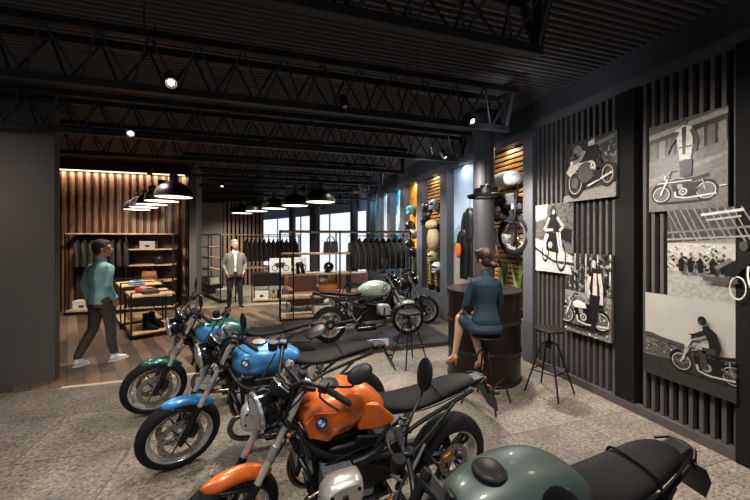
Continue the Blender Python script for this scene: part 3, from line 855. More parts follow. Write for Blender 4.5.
def bike_pose(front, rear):
    """centre and heading from the two tyre contact points"""
    f = Vector(front); r = Vector(rear); d = f - r
    return ((f + r) / 2), math.atan2(d.y, d.x)
hd = R(186.4)
def base_from_front(fx, fy, h, z=0): return (fx - .745 * cos(h), fy - .745 * sin(h), z)
motorcycle('motorcycle', base_from_front(-.24, 2.09, hd), hd, R(-6), R(19), M_orange, 'orange naked motorcycle with angular tank at front centre of the picture', tank='angular', spokes=(True, False), mir=((-.14, .04, .035), (-.17, -.03, .03)))
hd2 = R(184)
motorcycle('motorcycle', base_from_front(-.70, 3.13, hd2), hd2, R(-6), R(18), M_blue, 'bright blue naked motorcycle parked between the green and the orange one', tank='round', spokes=(True, True), mir=((-.0, -.02, .10), (-.02, -.02, .13)))
hd3 = R(184)
motorcycle('motorcycle', base_from_front(-1.17, 4.17, hd3), hd3, R(-6), R(16), M_blue, 'dark green motorcycle with pale blue tank front, farthest of the parked row', tank='round', spokes=(True, True), badge=False, mir=((-.0, -.02, .10), (-.02, -.02, .12)), fpaint=M_green, twotone=M_green)
hd4 = R(183)
motorcycle('motorcycle', base_from_front(.285, 1.17, hd4), hd4, R(-6), R(18), M_sage, 'grey-green motorcycle cut off by the bottom edge of the picture', tank='flat', spokes=(False, False), bar=(.06, -.24), mir=((-.05, .05, .22), (-.10, .05, .26)), badge=False, signals=False, seat_len=.93, darkfork=True, ft=.72)
hd5 = R(0)
motorcycle('motorcycle', (1.72, 5.86, .08), R(1.5), R(-5), R(-14), M_pale, 'pale grey-green motorcycle displayed on the low dark platform', tank='flat', spokes=(False, False), mir=((-.02, .03, .16), (-.02, .03, .16)), rimmat=M_alu)
motorcycle('motorcycle', (2.55, 7.05, 0), R(-20), R(-5), R(-10), M_gloss, 'black motorcycle mostly hidden behind the pale platform motorcycle', tank='flat', spokes=(False, False), badge=False)
# ================================================================== PLATFORM, BARREL, STOOLS
pf = MB().bb(.2, 3.12, 5.30, 6.62, 0, .08).build('display_platform', mat('platform_dark', '#2c2a2a', .35, 0, .1, 5), None, False, .006)
tag(pf, 'low dark display platform under the pale motorcycle', 'platform')
st = MB().box((1.72, 5.38, .14), (.36, .02, .12), (R(-25), 0, 0)).build('info_sign', mat('sign_blue', '#8f9aa8', .3, .2), None, False, .004)
tag(st, 'small grey-blue information sign on the platform edge', 'sign')

M_barrel = mat('barrel_rust', '#2a201b', .38, .55, .3, 3)
e = empty('barrel_table', (2.82, 4.05, 0)); tag(e, 'large dark steel drum used as a bar table beside the woman', 'barrel table')
r = .475
prof = [(0, .0), (r + .012, .0), (r + .015, .02), (r, .035)]
for zc_ in (.40, .78): prof += [(r, zc_ - .04), (r + .006, zc_ - .02), (r + .018, zc_), (r + .006, zc_ + .02), (r, zc_ + .04)]
prof += [(r, 1.13), (r + .003, 1.15)]
MB().lathe(prof, (0, 0, 0), (0, 0, 1), 64).build('drum', M_barrel, e)
MB().lathe([(0, 1.15), (r + .02, 1.15), (r + .026, 1.165), (r + .022, 1.185), (0, 1.187)], (0, 0, 0), (0, 0, 1), 64).build('table_top', mat('barrel_top', '#2b2725', .3, .5), e)
MB().lathe([(0, 0), (.035, 0), (.035, .012), (0, .014)], (.2, -.15, 1.187), (0, 0, 1), 16).build('drum_plug', M_black, e)

M_stool = mat('stool_black', '#141313', .4, .4)
def stool(x, y, rot_, label):
    e = empty('bar_stool', (x, y, 0), rot_); tag(e, label, 'bar stool', 'black bar stools')
    MB().lathe([(0, .752), (.13, .752), (.165, .758), (.17, .772), (.165, .784), (.155, .786), (0, .784)], (0, 0, 0), (0, 0, 1), 40).build('seat', M_stool, e)
    MB().cyl((0, 0, .56), (0, 0, .755), .017, n=12).build('screw_post', M_stool, e)
    MB().lathe([(.0, .55), (.035, .55), (.035, .63), (0, .63)], (0, 0, 0), (0, 0, 1), 16).build('collar', M_stool, e)
    for i in range(4):
        a = i * pi / 2 + pi / 4; d = Vector((cos(a), sin(a), 0))
        MB().tube(smoothpath([d * .02 + Vector((0, 0, .60)), d * .06 + Vector((0, 0, .608)), d * .10 + Vector((0, 0, .56)), d * .15 + Vector((0, 0, .42)), d * .285 + Vector((0, 0, .008))], 6), .0105, 8).build('leg', M_stool, e)
    q = []
    for i in range(4):
        a = i * pi / 2 + pi / 4; q.append(Vector((cos(a) * .205, sin(a) * .205, .28)))
    for i in range(4): MB().cyl(q[i], q[(i + 1) % 4], .0085, n=8).build('foot_rail', M_stool, e)
    return e
stool(3.24, 3.32, R(20), 'black round bar stool standing alone before the slatted wall')
stool(2.34, 3.31, R(30), 'black round bar stool the woman is sitting on')
stool(1.98, 4.68, R(12), 'black round bar stool standing in front of the platform')

# ================================================================== SHOP FURNITURE
def jacket(name, loc, rz, label, group, m, s=1.0, seed=0):
    rnd = random.Random(seed)
    e = empty(name, loc, rz); tag(e, label, 'jacket', group)
    # thin across x, wide along y (hanging side on)
    rings = []
    for z, w, t in ((.0, .05, .03), (-.03, .12, .045), (-.07, .20, .055), (-.14, .235, .065), (-.30, .235, .065), (-.48, .225, .065), (-.62, .23, .07), (-.70, .235, .065)):
        ring = []
        for j in range(16):
            a = 2 * pi * j / 16
            ring.append(Vector((cos(a) * t * s * (1 + .1 * rnd.uniform(-1, 1)), sin(a) * w * s, z * s + rnd.uniform(-.006, .006))))
        rings.append(ring)
    B = MB().loft(rings).build('jacket_body', m, e, True, sub=1)
    for k in (1, -1):
        MB().tube(smoothpath([(0, k * .19 * s, -.08 * s), (.03 * s, k * .255 * s, -.25 * s), (.045 * s, k * .265 * s, -.45 * s), (.05 * s, k * .25 * s, -.66 * s)], 4), [.045 * s] * 5 + [.04 * s] * 4 + [.034 * s] * 4, 10).build('sleeve', m, e)
    MB().tube([(0, .055 * s, -.01), (.02, 0, .03 * s), (0, -.055 * s, -.01)], .022 * s, 8).build('collar', m, e)
    MB().tube(smoothpath([(0, 0, .02), (0, 0, .07), (0, .02, .10), (0, .0, .115), (0, -.02, .10)], 4), .004, 6).build('hanger', M_chrome, e)
    return e
M_suit = mat('suit_black', '#0f0f11', .4, 0, .2, 12)
M_jack = mat('jacket_dark', '#24211f', .8, 0, .2, 12)
M_jack2 = mat('jacket_green', '#302e29', .8, 0, .2, 12)

def box_thing(name, loc, d, m, label, cat, rz=0, group=None, lid=True):
    e = empty(name, loc, rz); tag(e, label, cat, group)
    MB().bb(-d[0] / 2, d[0] / 2, -d[1] / 2, d[1] / 2, 0, d[2] * .72).build('box_body', m, e, False, .004)
    MB().bb(-d[0] / 2 - .004, d[0] / 2 + .004, -d[1] / 2 - .004, d[1] / 2 + .004, d[2] * .72, d[2]).build('box_lid', m, e, False, .004)
    MB().bb(-.05, .05, -d[1] / 2 - .006, -d[1] / 2, d[2] * .25, d[2] * .5).build('handle_slot', M_deckbk, e, False)
    return e
def handbag(loc, rz, m, label, w=.30, h=.24, d=.12, hh=.13):
    e = empty('handbag', loc, rz); tag(e, label, 'handbag')
    rings = []
    for z, k, kd in ((0, .96, 1), (.02, 1, 1.05), (h * .5, .99, .95), (h * .9, .93, .6), (h, .92, .5)):
        rings.append([Vector((x * w / 2 * k, y * d / 2 * kd, z)) for x, y in ((-1, -.8), (-.9, -1), (-.3, -1.05), (.3, -1.05), (.9, -1), (1, -.8), (1, .8), (.9, 1), (.3, 1.05), (-.3, 1.05), (-.9, 1), (-1, .8))])
    MB().loft(rings).build('bag_body', m, e, True)
    for s in (-1, 1):
        MB().tube(arc((0, s * d * .3, h * .9), 1, 0, pi, 12, lambda a, b: (a * w * .27, 0, b * hh)), .007, 8).build('bag_handle', m, e)
    MB().box((0, -d * .36, h * .78), (w * .12, .012, h * .18)).build('clasp', M_alu, e, False, .003)
    return e
def boot(loc, rz, m, label, group=None, s=1.):
    e = empty('boot', loc, rz); tag(e, label, 'boot', group)
    rings = []
    for z, cx, lx, w in ((.0, .03, .145, .048), (.03, .03, .145, .05), (.06, .01, .125, .048), (.09, -.03, .085, .045), (.14, -.055, .06, .042), (.22, -.055, .06, .045), (.27, -.055, .065, .048)):
        rings.append([Vector(((cx + lx * cos(a)) * s, w * sin(a) * s, z * s + .012)) for a in [2 * pi * j / 14 for j in range(14)]])
    MB().loft(rings).build('boot_upper', m, e, True, sub=1)
    MB().loft([[Vector(((.03 + .15 * cos(a)) * s, .052 * sin(a) * s, z)) for a in [2 * pi * j / 14 for j in range(14)]] for z in (0, .022 * s)]).build('sole', M_rubber, e)
    return e

# --- wall shelf in the alcove
e = empty('shelf_unit', (-3.56, 10.02, 0)); tag(e, 'tall wood and black metal shelf against the warm slatted wall', 'shelf unit')
def plank(p, x0, x1, y0, y1, z, name='shelf_board', t=.03): return MB().bb(x0, x1, y0, y1, z - t, z).build(name, M_shelfwood, p, False, .003)
plank(e, -1.16, 1.16, 0, .48, 2.0, 'top_board')
for z in (1.60, 1.19, .78): plank(e, .12, 1.13, .02, .48, z)
plank(e, .12, 1.13, .02, .48, .40)
plank(e, -1.16, 1.16, .0, .48, .12, 'bottom_board', .04)
MB().bb(-1.18, 1.18, 0, .48, 0, .08).build('plinth', M_black, e, False)
for x in (-1.16, .10, 1.14):
    for y in (.015, .465): MB().bb(x - .014, x + .014, y - .014, y + .014, .0, 2.0).build('post', M_black, e, False)
MB().cyl((-1.14, .24, 1.90), (.10, .24, 1.90), .012).build('clothes_rail', M_black, e)
MB().bb(.13, 1.12, .03, .47, .12, .37).build('drawer_box', M_black, e, False, .004)
MB().bb(-1.16, 1.16, .48, .50, .1, 2.0).build('back_panel', M_darkwood, e, False)
j0 = None
for i in range(8):
    lab = 'dark jacket on the alcove rail, number %s from the left' % ['one', 'two', 'three', 'four', 'five', 'six', 'seven', 'eight'][i]
    j0 = jacket('hanging_jacket', (-3.56 - 1.02 + i * .15, 10.26, 1.80), R(12), lab, 'dark jackets on the alcove rail', M_jack, .95, i)
box_thing('storage_box', (-3.02, 10.22, 1.60), (.34, .26, .20), mat('box_grey', '#8b8985', .6), 'grey lidded box on the upper board of the alcove shelf', 'box')
handbag((-2.78, 10.22, 1.19), 0, M_seat, 'small black bag on the middle board of the alcove shelf', .22, .22, .1, .08)
handbag((-3.0, 10.20, .78), 0, mat('bag_tan', '#8a5230', .5, 0, .1, 20), 'tan leather handbag on the alcove shelf behind the folded shirts', .34, .24)
box_thing('storage_box', (-4.42, 10.22, .12), (.36, .26, .22), mat('box_white', '#cfcac2', .6), 'white box with dark slot at the bottom left of the alcove shelf', 'box')

# --- nested display tables, turned with the shop front
M_tw = wood_mat('table_wood', '#b08d62', '#d3b488')
tr = math.atan2(UD.y, UD.x)
def display_table(o, label, w, l, zt, zl):
    e = empty('display_table', o, tr); tag(e, label, 'display table', 'nested display tables')
    for x in (0, w):
        for y in (0, l): MB().bb(x - .013, x + .013, y - .013, y + .013, 0, zt + .08).build('leg', M_black, e, False)
    for y in (0, l): MB().bb(0, w, y - .011, y + .011, zt + .06, zt + .08).build('end_rail', M_black, e, False)
    for x in (0, w): MB().bb(x - .011, x + .011, 0, l, zt - .045, zt - .025).bb(x - .011, x + .011, 0, l, zl - .05, zl - .025).build('side_rail', M_black, e, False)
    MB().bb(.0, w, 0, l, zt - .025, zt).build('table_top', M_tw, e, False, .003)
    MB().bb(.0, w, 0, l, zl - .025, zl).build('lower_shelf', M_tw, e, False, .003)
    MB().bb(.0, w, -.01, .01, zl - .06, zl - .02).build('front_rail', M_black, e, False)
    return e
TA = Vector((-2.42, 7.24, 0)); TB = TA + VD * 1.05 - UD * .06
display_table(TA, 'nearer wood and black steel display table with folded shirts', .72, .95, .80, .11)
display_table(TB, 'farther wood and black steel display table behind the first', .74, 1.0, .88, .14)
def tpos(o, a, b_, z): return o + UD * a + VD * b_ + Vector((0, 0, z))
def folded(loc, m, mm, label, rz):
    e = empty('folded_shirt', loc, rz); tag(e, label, 'shirt')
    rings = []
    for z, k in ((0, .97), (.02, 1), (.05, .99), (.07, .90)):
        rings.append([Vector((.15 * k * math.copysign(abs(cos(a)) ** .5, cos(a)), .19 * k * math.copysign(abs(sin(a)) ** .5, sin(a)), z + .006 * sin(3 * a))) for a in [2 * pi * j / 20 for j in range(20)]])
    B = MB().loft(rings).build('folded_body', m, e)
    MB().tube([(-.05, .10, .074), (0, .06, .078), (.05, .10, .074), (0, .14, .074)], .015, 8, close=True).build('collar', mm, e)
    MB().box((.02, -.06, .070), (.16, .05, .012), (0, 0, .3)).build('stripe', mm, e, True, .004)
    return e
folded(tpos(TA, .34, .32, .80), mat('shirt_grey', '#4c4643', .8), M_jack, 'grey folded shirt at the front of the nearer display table', tr)
folded(tpos(TA, .30, .66, .80), mat('shirt_red', '#b0282c', .7), mat('shirt_white', '#d5d5d8', .7), 'red and white folded shirt on the nearer display table', tr + .2)
folded(tpos(TB, .30, .24, .88), mat('shirt_blue', '#8fa6c4', .7), mat('shirt_navy', '#2c4a80', .7), 'pale blue and white folded shirt on the farther display table', tr - .1)
for k, (a_, b_) in enumerate([(.30, .20), (.42, .30), (.34, .48), (.46, .60)]):
    boot(tpos(TA, a_, b_, .11), tr - .6, M_seat, ['black boot at the front left of the lower table shelf', 'black boot at the front right of the lower table shelf', 'black boot at the rear left of the lower table shelf', 'black boot at the rear right of the lower table shelf'][k], 'black boots under the display table')

# --- long shelf rack in the middle
RX0, RX1, RY = .22, 3.36, 7.87
e = empty('shelf_rack', (RX0, RY, 0)); tag(e, 'long black steel and wood shelf rack behind the platform', 'shelf rack')
W_ = RX1 - RX0
MB().bb(0, W_, .0, .5, 2.0, 2.035).build('top_board', M_shelfwood, e, False)
MB().bb(-.02, W_ + .02, -.015, .015, 2.035, 2.055).build('top_rail', M_black, e, False)
for x in (0, 1.35, W_):
    for y in (0, .5): MB().bb(x - .016, x + .016, y - .016, y + .016, 0, 2.06).build('post', M_black, e, False)
MB().bb(.27, .30, -.01, .02, 0, 2.04).build('post', M_black, e, False)
for z, x1 in ((1.53, 1.62), (1.06, 1.62), (.53, 1.62), (.10, 1.62)):
    MB().bb(0, x1, 0, .5, z - .035, z).build('shelf_board', M_shelfwood, e, False, .003)
MB().cyl((1.62, .25, 1.93), (W_, .25, 1.93), .012).build('clothes_rail', M_black, e)
MB().bb(1.60, 1.62, 0, .5, 0, 1.55).build('divider', M_black, e, False)
for i in range(9):
    jacket('hanging_jacket', (RX0 + 1.72 + i * .155, RY + .25, 1.83), R(10), 'dark olive jacket on the rack behind the platform, number %s from left' % ['one', 'two', 'three', 'four', 'five', 'six', 'seven', 'eight', 'nine'][i], 'olive jackets on the long rack', M_jack2, 1.05, 20 + i)
handbag((RX0 + 1.17, RY + .22, 1.53), 0, mat('bag_grey', '#403f3d', .6, 0, .1, 20), 'dark grey handbag standing on the top shelf of the long rack', .34, .27, .14, .15)
# helmet
def helmet(loc, rz, m, label, group=None, s=1., visor=True):
    e = empty('helmet', loc, rz); tag(e, label, 'helmet', group)
    MB().ell((0, 0, .125 * s), (.145 * s, .12 * s, .125 * s), None, 24, 14).build('helmet_shell', m, e)
    if visor:
        MB().lathe([(.124 * s, -.035 * s), (.128 * s, -.02 * s), (.128 * s, .03 * s), (.122 * s, .045 * s)], (.022 * s, 0, .13 * s), (0, 0, 1), 20, a0=-1.9 + pi / 2 + pi, a1=1.9 + pi / 2 + pi).build('visor', M_glass, e) if False else MB().ell((.055 * s, 0, .135 * s), (.098 * s, .10 * s, .055 * s), None, 20, 10).build('visor', M_gloss, e)
    MB().tube([(.12 * s, .05 * s, .03 * s), (.14 * s, 0, .025 * s), (.12 * s, -.05 * s, .03 * s)], .016 * s, 8).build('chin_bar', m, e)
    return e
helmet((RX0 + 1.12, RY + .22, 1.06), R(-120), M_gloss, 'glossy black helmet on the second shelf of the long rack')
handbag((RX0 + 1.10, RY + .2, .53), 0, mat('bag_orange', '#a2602c', .5, 0, .15, 18), 'orange brown leather bag on the third shelf of the long rack', .42, .32, .16, .06)
box_thing('shoe_box', (RX0 + .95, RY + .2, .10), (.42, .28, .20), MATS['box_white'], 'white box on the bottom shelf of the long rack', 'box', R(8))
cd_ = MB().box((RX0 + 1.18, RY + .12, .395), (.16, .012, .20), (R(-12), 0, R(20))).build('price_card', M_white, None, False); tag(cd_, 'white card standing on the white box of the long rack', 'card')
for k in range(5):
    boot((RX0 + .40 + (k * .11), RY + .2, 1.06), R(-80), M_seat, 'black boot number %s from the left on the second shelf of the rack' % ['one', 'two', 'three', 'four', 'five'][k], 'black boots on the long rack', .8) if k < 2 else None

# --- leather seats behind the rack
M_leather = mat('brown_leather', '#5f4030', .5, 0, .18, 10)
def sofa(loc, rz, w, label, name='leather_armchair', cat='armchair'):
    e = empty(name, loc, rz); tag(e, label, cat)
    d = .80
    MB().bb(-w / 2 + .12, w / 2 - .12, -d / 2, d / 2 - .18, .20, .46).build('seat_cushion', M_leather, e, True, .05)
    MB().box((0, d / 2 - .10, .62), (w - .10, .20, .62), (R(-8), 0, 0)).build('backrest', M_leather, e, True, .07)
    for s in (-1, 1):
        MB().box((s * (w / 2 - .08), -.02, .46), (.16, d - .06, .34)).build('armrest', M_leather, e, True, .06)
        for y in (-d / 2 + .08, d / 2 - .08): MB().cyl((s * (w / 2 - .1), y, 0), (s * (w / 2 - .1), y, .3), .016, n=8).build('leg', M_black, e)
    return e
sofa((.86, 8.98, 0), R(8), 1.0, 'brown leather armchair seen through the left of the long rack')
sofa((2.10, 9.15, 0), R(-4), 1.25, 'brown leather sofa seen through the long rack beside the orange bag', 'leather_sofa', 'sofa')

# --- left rear shelf unit (turned) and rear clothes rack
e = empty('shelf_rack', (-.97, 10.75, 0), math.atan2(VD.y, VD.x)); tag(e, 'black rack with short wood shelves behind the standing man', 'shelf rack')
for z in (1.60, 1.25, .88, .45): MB().bb(1.2, 2.3, 0, .42, z - .03, z).build('shelf_board', M_shelfwood, e, False)
MB().bb(0, 2.3, -.02, .42, 1.97, 2.0).build('top_board', M_shelfwood, e, False)
MB().bb(0, 2.3, 0, .42, .10, .14).build('bottom_board', M_shelfwood, e, False)
MB().bb(1.1, 2.3, 0.01, .40, .14, .42).build('drawer_box', M_black, e, False)
for x in (0, 1.15, 2.3):
    for y in (0, .42): MB().bb(x - .014, x + .014, y - .014, y + .014, 0, 2.0).build('post', M_black, e, False)
for k, (t, dd, mm) in enumerate([(1.35, .20, 'box_white'), (1.72, .22, 'box_grey'), (2.05, .2, 'box_white')]):
    p = Vector((-.97, 10.75, 0)) + VD * t - UD * .2
    box_thing('storage_box', (p.x, p.y, .45), (.24, .26, .16), MATS[mm], ['white box nearest on the rack behind the standing man', 'grey box in the middle on the rack behind the standing man', 'white box farthest on the rack behind the standing man'][k], 'box', math.atan2(VD.y, VD.x))
p = Vector((-.97, 10.75, 0)) + VD * .55 - UD * .2
box_thing('storage_box', (p.x, p.y, .14), (.34, .26, .20), MATS['box_white'], 'white box low beside the legs of the standing man', 'box', math.atan2(VD.y, VD.x))
e = empty('clothes_rack', (-1.05, 11.6, 0)); tag(e, 'black clothes rack with a long row of dark jackets behind the man', 'clothes rack')
for x in (0, 1.0, 2.0):
    for y in (0, .5): MB().bb(x - .014, x + .014, y - .014, y + .014, 0, 2.0).build('post', M_black, e, False)
MB().bb(0, 2.0, 0, .5, 1.97, 2.0).build('top_board', M_shelfwood, e, False)
MB().cyl((0, .25, 1.92), (2.0, .25, 1.92), .012).build('clothes_rail', M_black, e)
MB().bb(0, 2.0, 0, .5, .90, .93).build('shelf_board', M_shelfwood, e, False)
for i in range(12):
    jacket('hanging_jacket', (-1.05 + .30 + i * .142, 11.85, 1.80), R(8), 'black jacket on the rear rack, number %s from the left' % ['one', 'two', 'three', 'four', 'five', 'six', 'seven', 'eight', 'nine', 'ten', 'eleven', 'twelve'][i], 'black jackets on the rear rack', M_jack, 1.0, 40 + i)
e = empty('low_shelf', (-.50, 10.42, 0), R(-6)); tag(e, 'low black steel shelf of boxes and boots right of the standing man', 'low shelf')
MB().bb(0, 1.45, 0, .45, .06, .10).build('shelf_board', M_shelfwood, e, False)
MB().bb(0, 1.45, 0, .45, .82, .86).build('top_board', mat('top_black', '#1c1b1b', .5), e, False)
MB().bb(0.02, 1.0, .02, .43, .48, .82).build('drawer_box', M_black, e, False)
for x in (0, 1.0, 1.45):
    for y in (0, .45): MB().bb(x - .012, x + .012, y - .012, y + .012, 0, .86).build('post', M_black, e, False)
box_thing('shoe_box', (-.22, 10.58, .10), (.38, .26, .24), MATS['box_white'], 'white shoe box on the low shelf right of the standing man', 'box', R(-6))
for k in range(4):
    boot((.10 + k * .14, 10.56, .10), R(-90), [mat('boot_yellow', '#b58a2c', .5), M_seat, M_seat, M_seat][k], ['yellow and black boot on the low shelf', 'left black boot on the low shelf next to the yellow one', 'middle black boot on the low shelf', 'right black boot on the low shelf'][k], 'boots on the low shelf', .85)
# pictures of motorcycles standing on the low shelf
def bike_picture(loc, rz, w, h, label):
    e = empty('picture_board', loc, rz); tag(e, label, 'picture')
    MB().bb(-w / 2, w / 2, 0, .02, 0, h).build('board', mat('board_light', '#c9c9c6', .5), e, False)
    b = MB()
    for cx in (-w * .26, w * .26):
        b.lathe([(h * .17, -.002), (h * .22, -.002), (h * .22, .002), (h * .17, .002)], (cx, -.004, h * .30), (0, 1, 0), 20, closed=True)
    b.prism([(-w * .2, h * .35), (w * .12, h * .30), (w * .22, h * .62), (w * .1, h * .7), (-w * .3, h * .62)], (0, -.004, 0), (1, 0, 0), (0, 0, 1), .003)
    b.cyl((w * .26, -.004, h * .3), (w * .14, -.004, h * .85), h * .015, n=6)
    b.build('printed_motorcycle', M_jack, e, False)
bike_picture((.30, 10.55, .86), R(-8), .62, .42, 'light picture board of a motorcycle on the low shelf, left one')
bike_picture((.86, 10.50, .86), R(-8), .40, .44, 'light picture board of a motorcycle on the low shelf, right one')

# ================================================================== PHOTOGRAPH PANELS ON THE RIGHT WALL
def grey(v, n=.25, sc=30):
    k = 'print_%02x_%d' % (int(v * 255), int(n * 100))
    h = '#%02x%02x%02x' % (int(v * 255), int(v * 247), int(v * 236))
    return mat(k, h, .35, 0, n, sc)
def photo(label, y0, y1, z0, z1, shapes, bg):
    """u runs 0 (far end) to 1 (near end), v bottom to top; every print is flat artwork on a thin board"""
    x = XW - .045
    kk = (x - .018) / XW; y0, y1, z0, z1 = y0 * kk, y1 * kk, 1.88 + (z0 - 1.88) * kk, 1.88 + (z1 - 1.88) * kk
    bd = MB().bb(x - .018, x + .012, y1, y0, z0, z1).build('photo_panel', mat('panel_edge', '#2a2827', .4), None, False, .002)
    tag(bd, label, 'photograph', 'black and white photograph panels')
    ms = [grey(*bg)]; b = MB(); xs = x - .0185
    W = y0 - y1; H = z1 - z0
    def pt(u, v, k): return Vector((xs - k * .00025, y0 - u * W, z0 + v * H))
    b.add([pt(0, 0, 0), pt(1, 0, 0), pt(1, 1, 0), pt(0, 1, 0)], [(0, 1, 2, 3)])
    asp = W / H
    for k, sh in enumerate(shapes):
        g = grey(*sh[1]) if isinstance(sh[1], tuple) else grey(sh[1])
        if g not in ms: ms.append(g)
        b.cur = ms.index(g); k1 = k + 1; kind = sh[0]
        cl = lambda t: min(1, max(0, t))
        if kind == 'p': b.add([pt(cl(u), cl(v), k1) for u, v in sh[2]], [tuple(range(len(sh[2])))])
        elif kind == 'e':
            cx, cy, ru, rv = sh[2]
            b.add([pt(cl(cx + ru * cos(a)), cl(cy + rv * sin(a)), k1) for a in [2 * pi * i / 24 for i in range(24)]], [tuple(range(24))])
        elif kind == 'r':
            cx, cy, ru, rv, t = sh[2]
            vs = []
            for i in range(28):
                a = 2 * pi * i / 28
                vs += [pt(cl(cx + ru * cos(a)), cl(cy + rv * sin(a)), k1), pt(cl(cx + ru * (1 - t) * cos(a)), cl(cy + rv * (1 - t) * sin(a)), k1)]
            b.add(vs, [(2 * i, (2 * i + 2) % 56, (2 * i + 3) % 56, 2 * i + 1) for i in range(28)])
        elif kind == 'l':
            pts, t = sh[2], sh[3]
            for (u0, v0), (u1, v1) in zip(pts, pts[1:]):
                du, dv = (u1 - u0) * asp, v1 - v0; L_ = math.hypot(du, dv) or 1
                nu, nv = -dv / L_ * t / asp, du / L_ * t
                b.add([pt(cl(u0 + nu), cl(v0 + nv), k1), pt(cl(u1 + nu), cl(v1 + nv), k1), pt(cl(u1 - nu), cl(v1 - nv), k1), pt(cl(u0 - nu), cl(v0 - nv), k1)], [(0, 1, 2, 3)])
    b.build('photo_print', ms, bd, False, merge=False)
    return bd
def mini_bike(cx, cy, s, asp, d=1, body=.35, dk=.05, lt=.7):
    """side view motorcycle for a print; s = wheelbase in v units, d = +1 facing near end"""
    f = lambda a, b: (cx + d * a * s / asp, cy + b * s)
    S = [('e', .08, (cx, cy - .25 * s, .62 * s / asp, .035 * s))]
    for wx in (-.5, .5):
        u, v = f(wx, 0)
        S += [('r', dk, (u, v, .25 * s / asp, .25 * s, .19)), ('r', lt, (u, v, .205 * s / asp, .205 * s, .10)), ('e', .25, (u, v, .07 * s / asp, .07 * s)), ('e', lt, (u, v, .025 * s / asp, .025 * s))]
        for k in range(6):
            a = pi * k / 6; S.append(('l', lt * .7, [(u - cos(a) * .19 * s / asp, v - sin(a) * .19 * s), (u + cos(a) * .19 * s / asp, v + sin(a) * .19 * s)], .004 * s))
    S += [('l', dk, [f(.5, .29), f(.66, .22), f(.74, .08)], .022 * s), ('l', dk, [f(-.42, .28), f(-.64, .22), f(-.74, .05)], .025 * s),
          ('p', dk, [f(-.30, -.13), f(.10, -.15), f(.20, .02), f(.26, .24), f(-.36, .24)]),
          ('e', lt * .85, (*f(-.02, .02), .10 * s / asp, .10 * s)), ('e', .22, (*f(-.02, .02), .055 * s / asp, .055 * s)), ('e', lt, (*f(-.02, .02), .02 * s / asp, .02 * s)),
          ('p', lt * .9, [f(-.02, .12), f(.10, .10), f(.12, .22), f(0, .22)]), *[('l', dk, [f(-.02, .13 + .025 * k), f(.12, .12 + .025 * k)], .004 * s) for k in range(4)],
          ('p', body, [f(-.12, .24), f(.22, .22), f(.30, .34), f(.14, .43), f(-.08, .37)]), ('l', min(1, body + .35), [f(-.06, .36), f(.14, .41), f(.27, .35)], .012 * s), ('l', dk, [f(-.12, .24), f(.22, .22)], .010 * s),
          ('p', dk, [f(-.56, .34), f(-.12, .26), f(-.08, .37), f(-.30, .36), f(-.56, .43)]), ('l', lt * .6, [f(-.5, .41), f(-.3, .37), f(-.12, .38)], .008 * s),
          ('l', lt, [f(.5, 0), f(.30, .46)], .020 * s), ('l', dk, [f(.46, 0), f(.26, .46)], .008 * s), ('l', dk, [f(.30, .46), f(.24, .58), f(.10, .58)], .016 * s), ('e', lt, (*f(.36, .43), .06 * s / asp, .065 * s)), ('e', .3, (*f(.34, .43), .04 * s / asp, .05 * s)),
          ('l', lt, [f(.16, .04), f(.14, -.10), f(-.1, -.15), f(-.72, -.10)], .022 * s), ('l', .3, [f(-.3, .1), f(-.5, 0)], .022 * s), ('l', lt * .8, [f(-.44, .30), f(-.5, 0)], .012 * s)]
    return S
def speck(seed, n, u0, u1, v0, v1, g0, g1, r0=.01, r1=.03, asp=1.):
    rnd = random.Random(seed); S = []
    for _ in range(n):
        g = round(rnd.uniform(g0, g1) * 16) / 16; r_ = rnd.uniform(r0, r1); u = rnd.uniform(u0, u1); v = rnd.uniform(v0, v1)
        S.append(('p', g, [(u + r_ * rnd.uniform(.6, 1.2) * cos(a) / asp, v + r_ * rnd.uniform(.6, 1.2) * sin(a)) for a in [k * 1.256 for k in range(5)]]))
    return S
# 1 racing rider, upper left
a1 = .72 / .77
photo('black and white photo of a crouched racing rider, upper left of the wall', 3.61, 2.89, 2.355, 3.125, [
    ('p', (.16, .5), [(0, .55), (1, .70), (1, 1), (0, 1)]), ('p', .34, [(.1, .72), (.95, .90), (1, .97), (.1, .80)]), ('p', .60, [(.48, .80), (.60, .83), (.60, .97), (.48, .94)]),
    *speck(1, 60, .6, .98, .5, .85, .08, .5), *speck(2, 40, .02, .3, .6, .95, .08, .3), ('p', .42, [(0, .0), (1, .0), (1, .22), (0, .10)]),
    ('r', .55, (.25, .30, .15, .21, .2)), ('r', .05, (.25, .30, .19, .26, .28)), ('e', .30, (.25, .30, .06, .09)), ('r', .05, (.86, .36, .15, .20, .3)), ('r', .5, (.86, .36, .10, .14, .15)),
    ('p', .60, [(.06, .50), (.18, .66), (.55, .66), (.66, .55), (.62, .36), (.46, .28), (.30, .52), (.14, .42)]), ('e', .26, (.46, .44, .17, .17)), ('r', .06, (.46, .44, .17, .17, .08)),
    ('e', .70, (.60, .53, .05, .05)), ('l', .06, [(.58, .51), (.60, .56), (.62, .51)], .008), ('p', .08, [(.30, .72), (.44, .86), (.66, .86), (.72, .70), (.60, .62), (.34, .62)]), ('l', .42, [(.44, .80), (.34, .66), (.20, .64)], .035),
    ('e', .36, (.30, .83, .09, .09)), ('p', .08, [(.22, .79), (.30, .79), (.28, .72), (.22, .74)]), ('l', .08, [(.66, .64), (.74, .46), (.62, .38)], .05), ('l', .62, [(.5, .22), (.95, .38)], .015), ('e', .7, (.18, .645, .03, .03)),
    ('p', .07, [(.44, .26), (.74, .30), (.76, .46), (.60, .34)])], (.20, .5, 25))
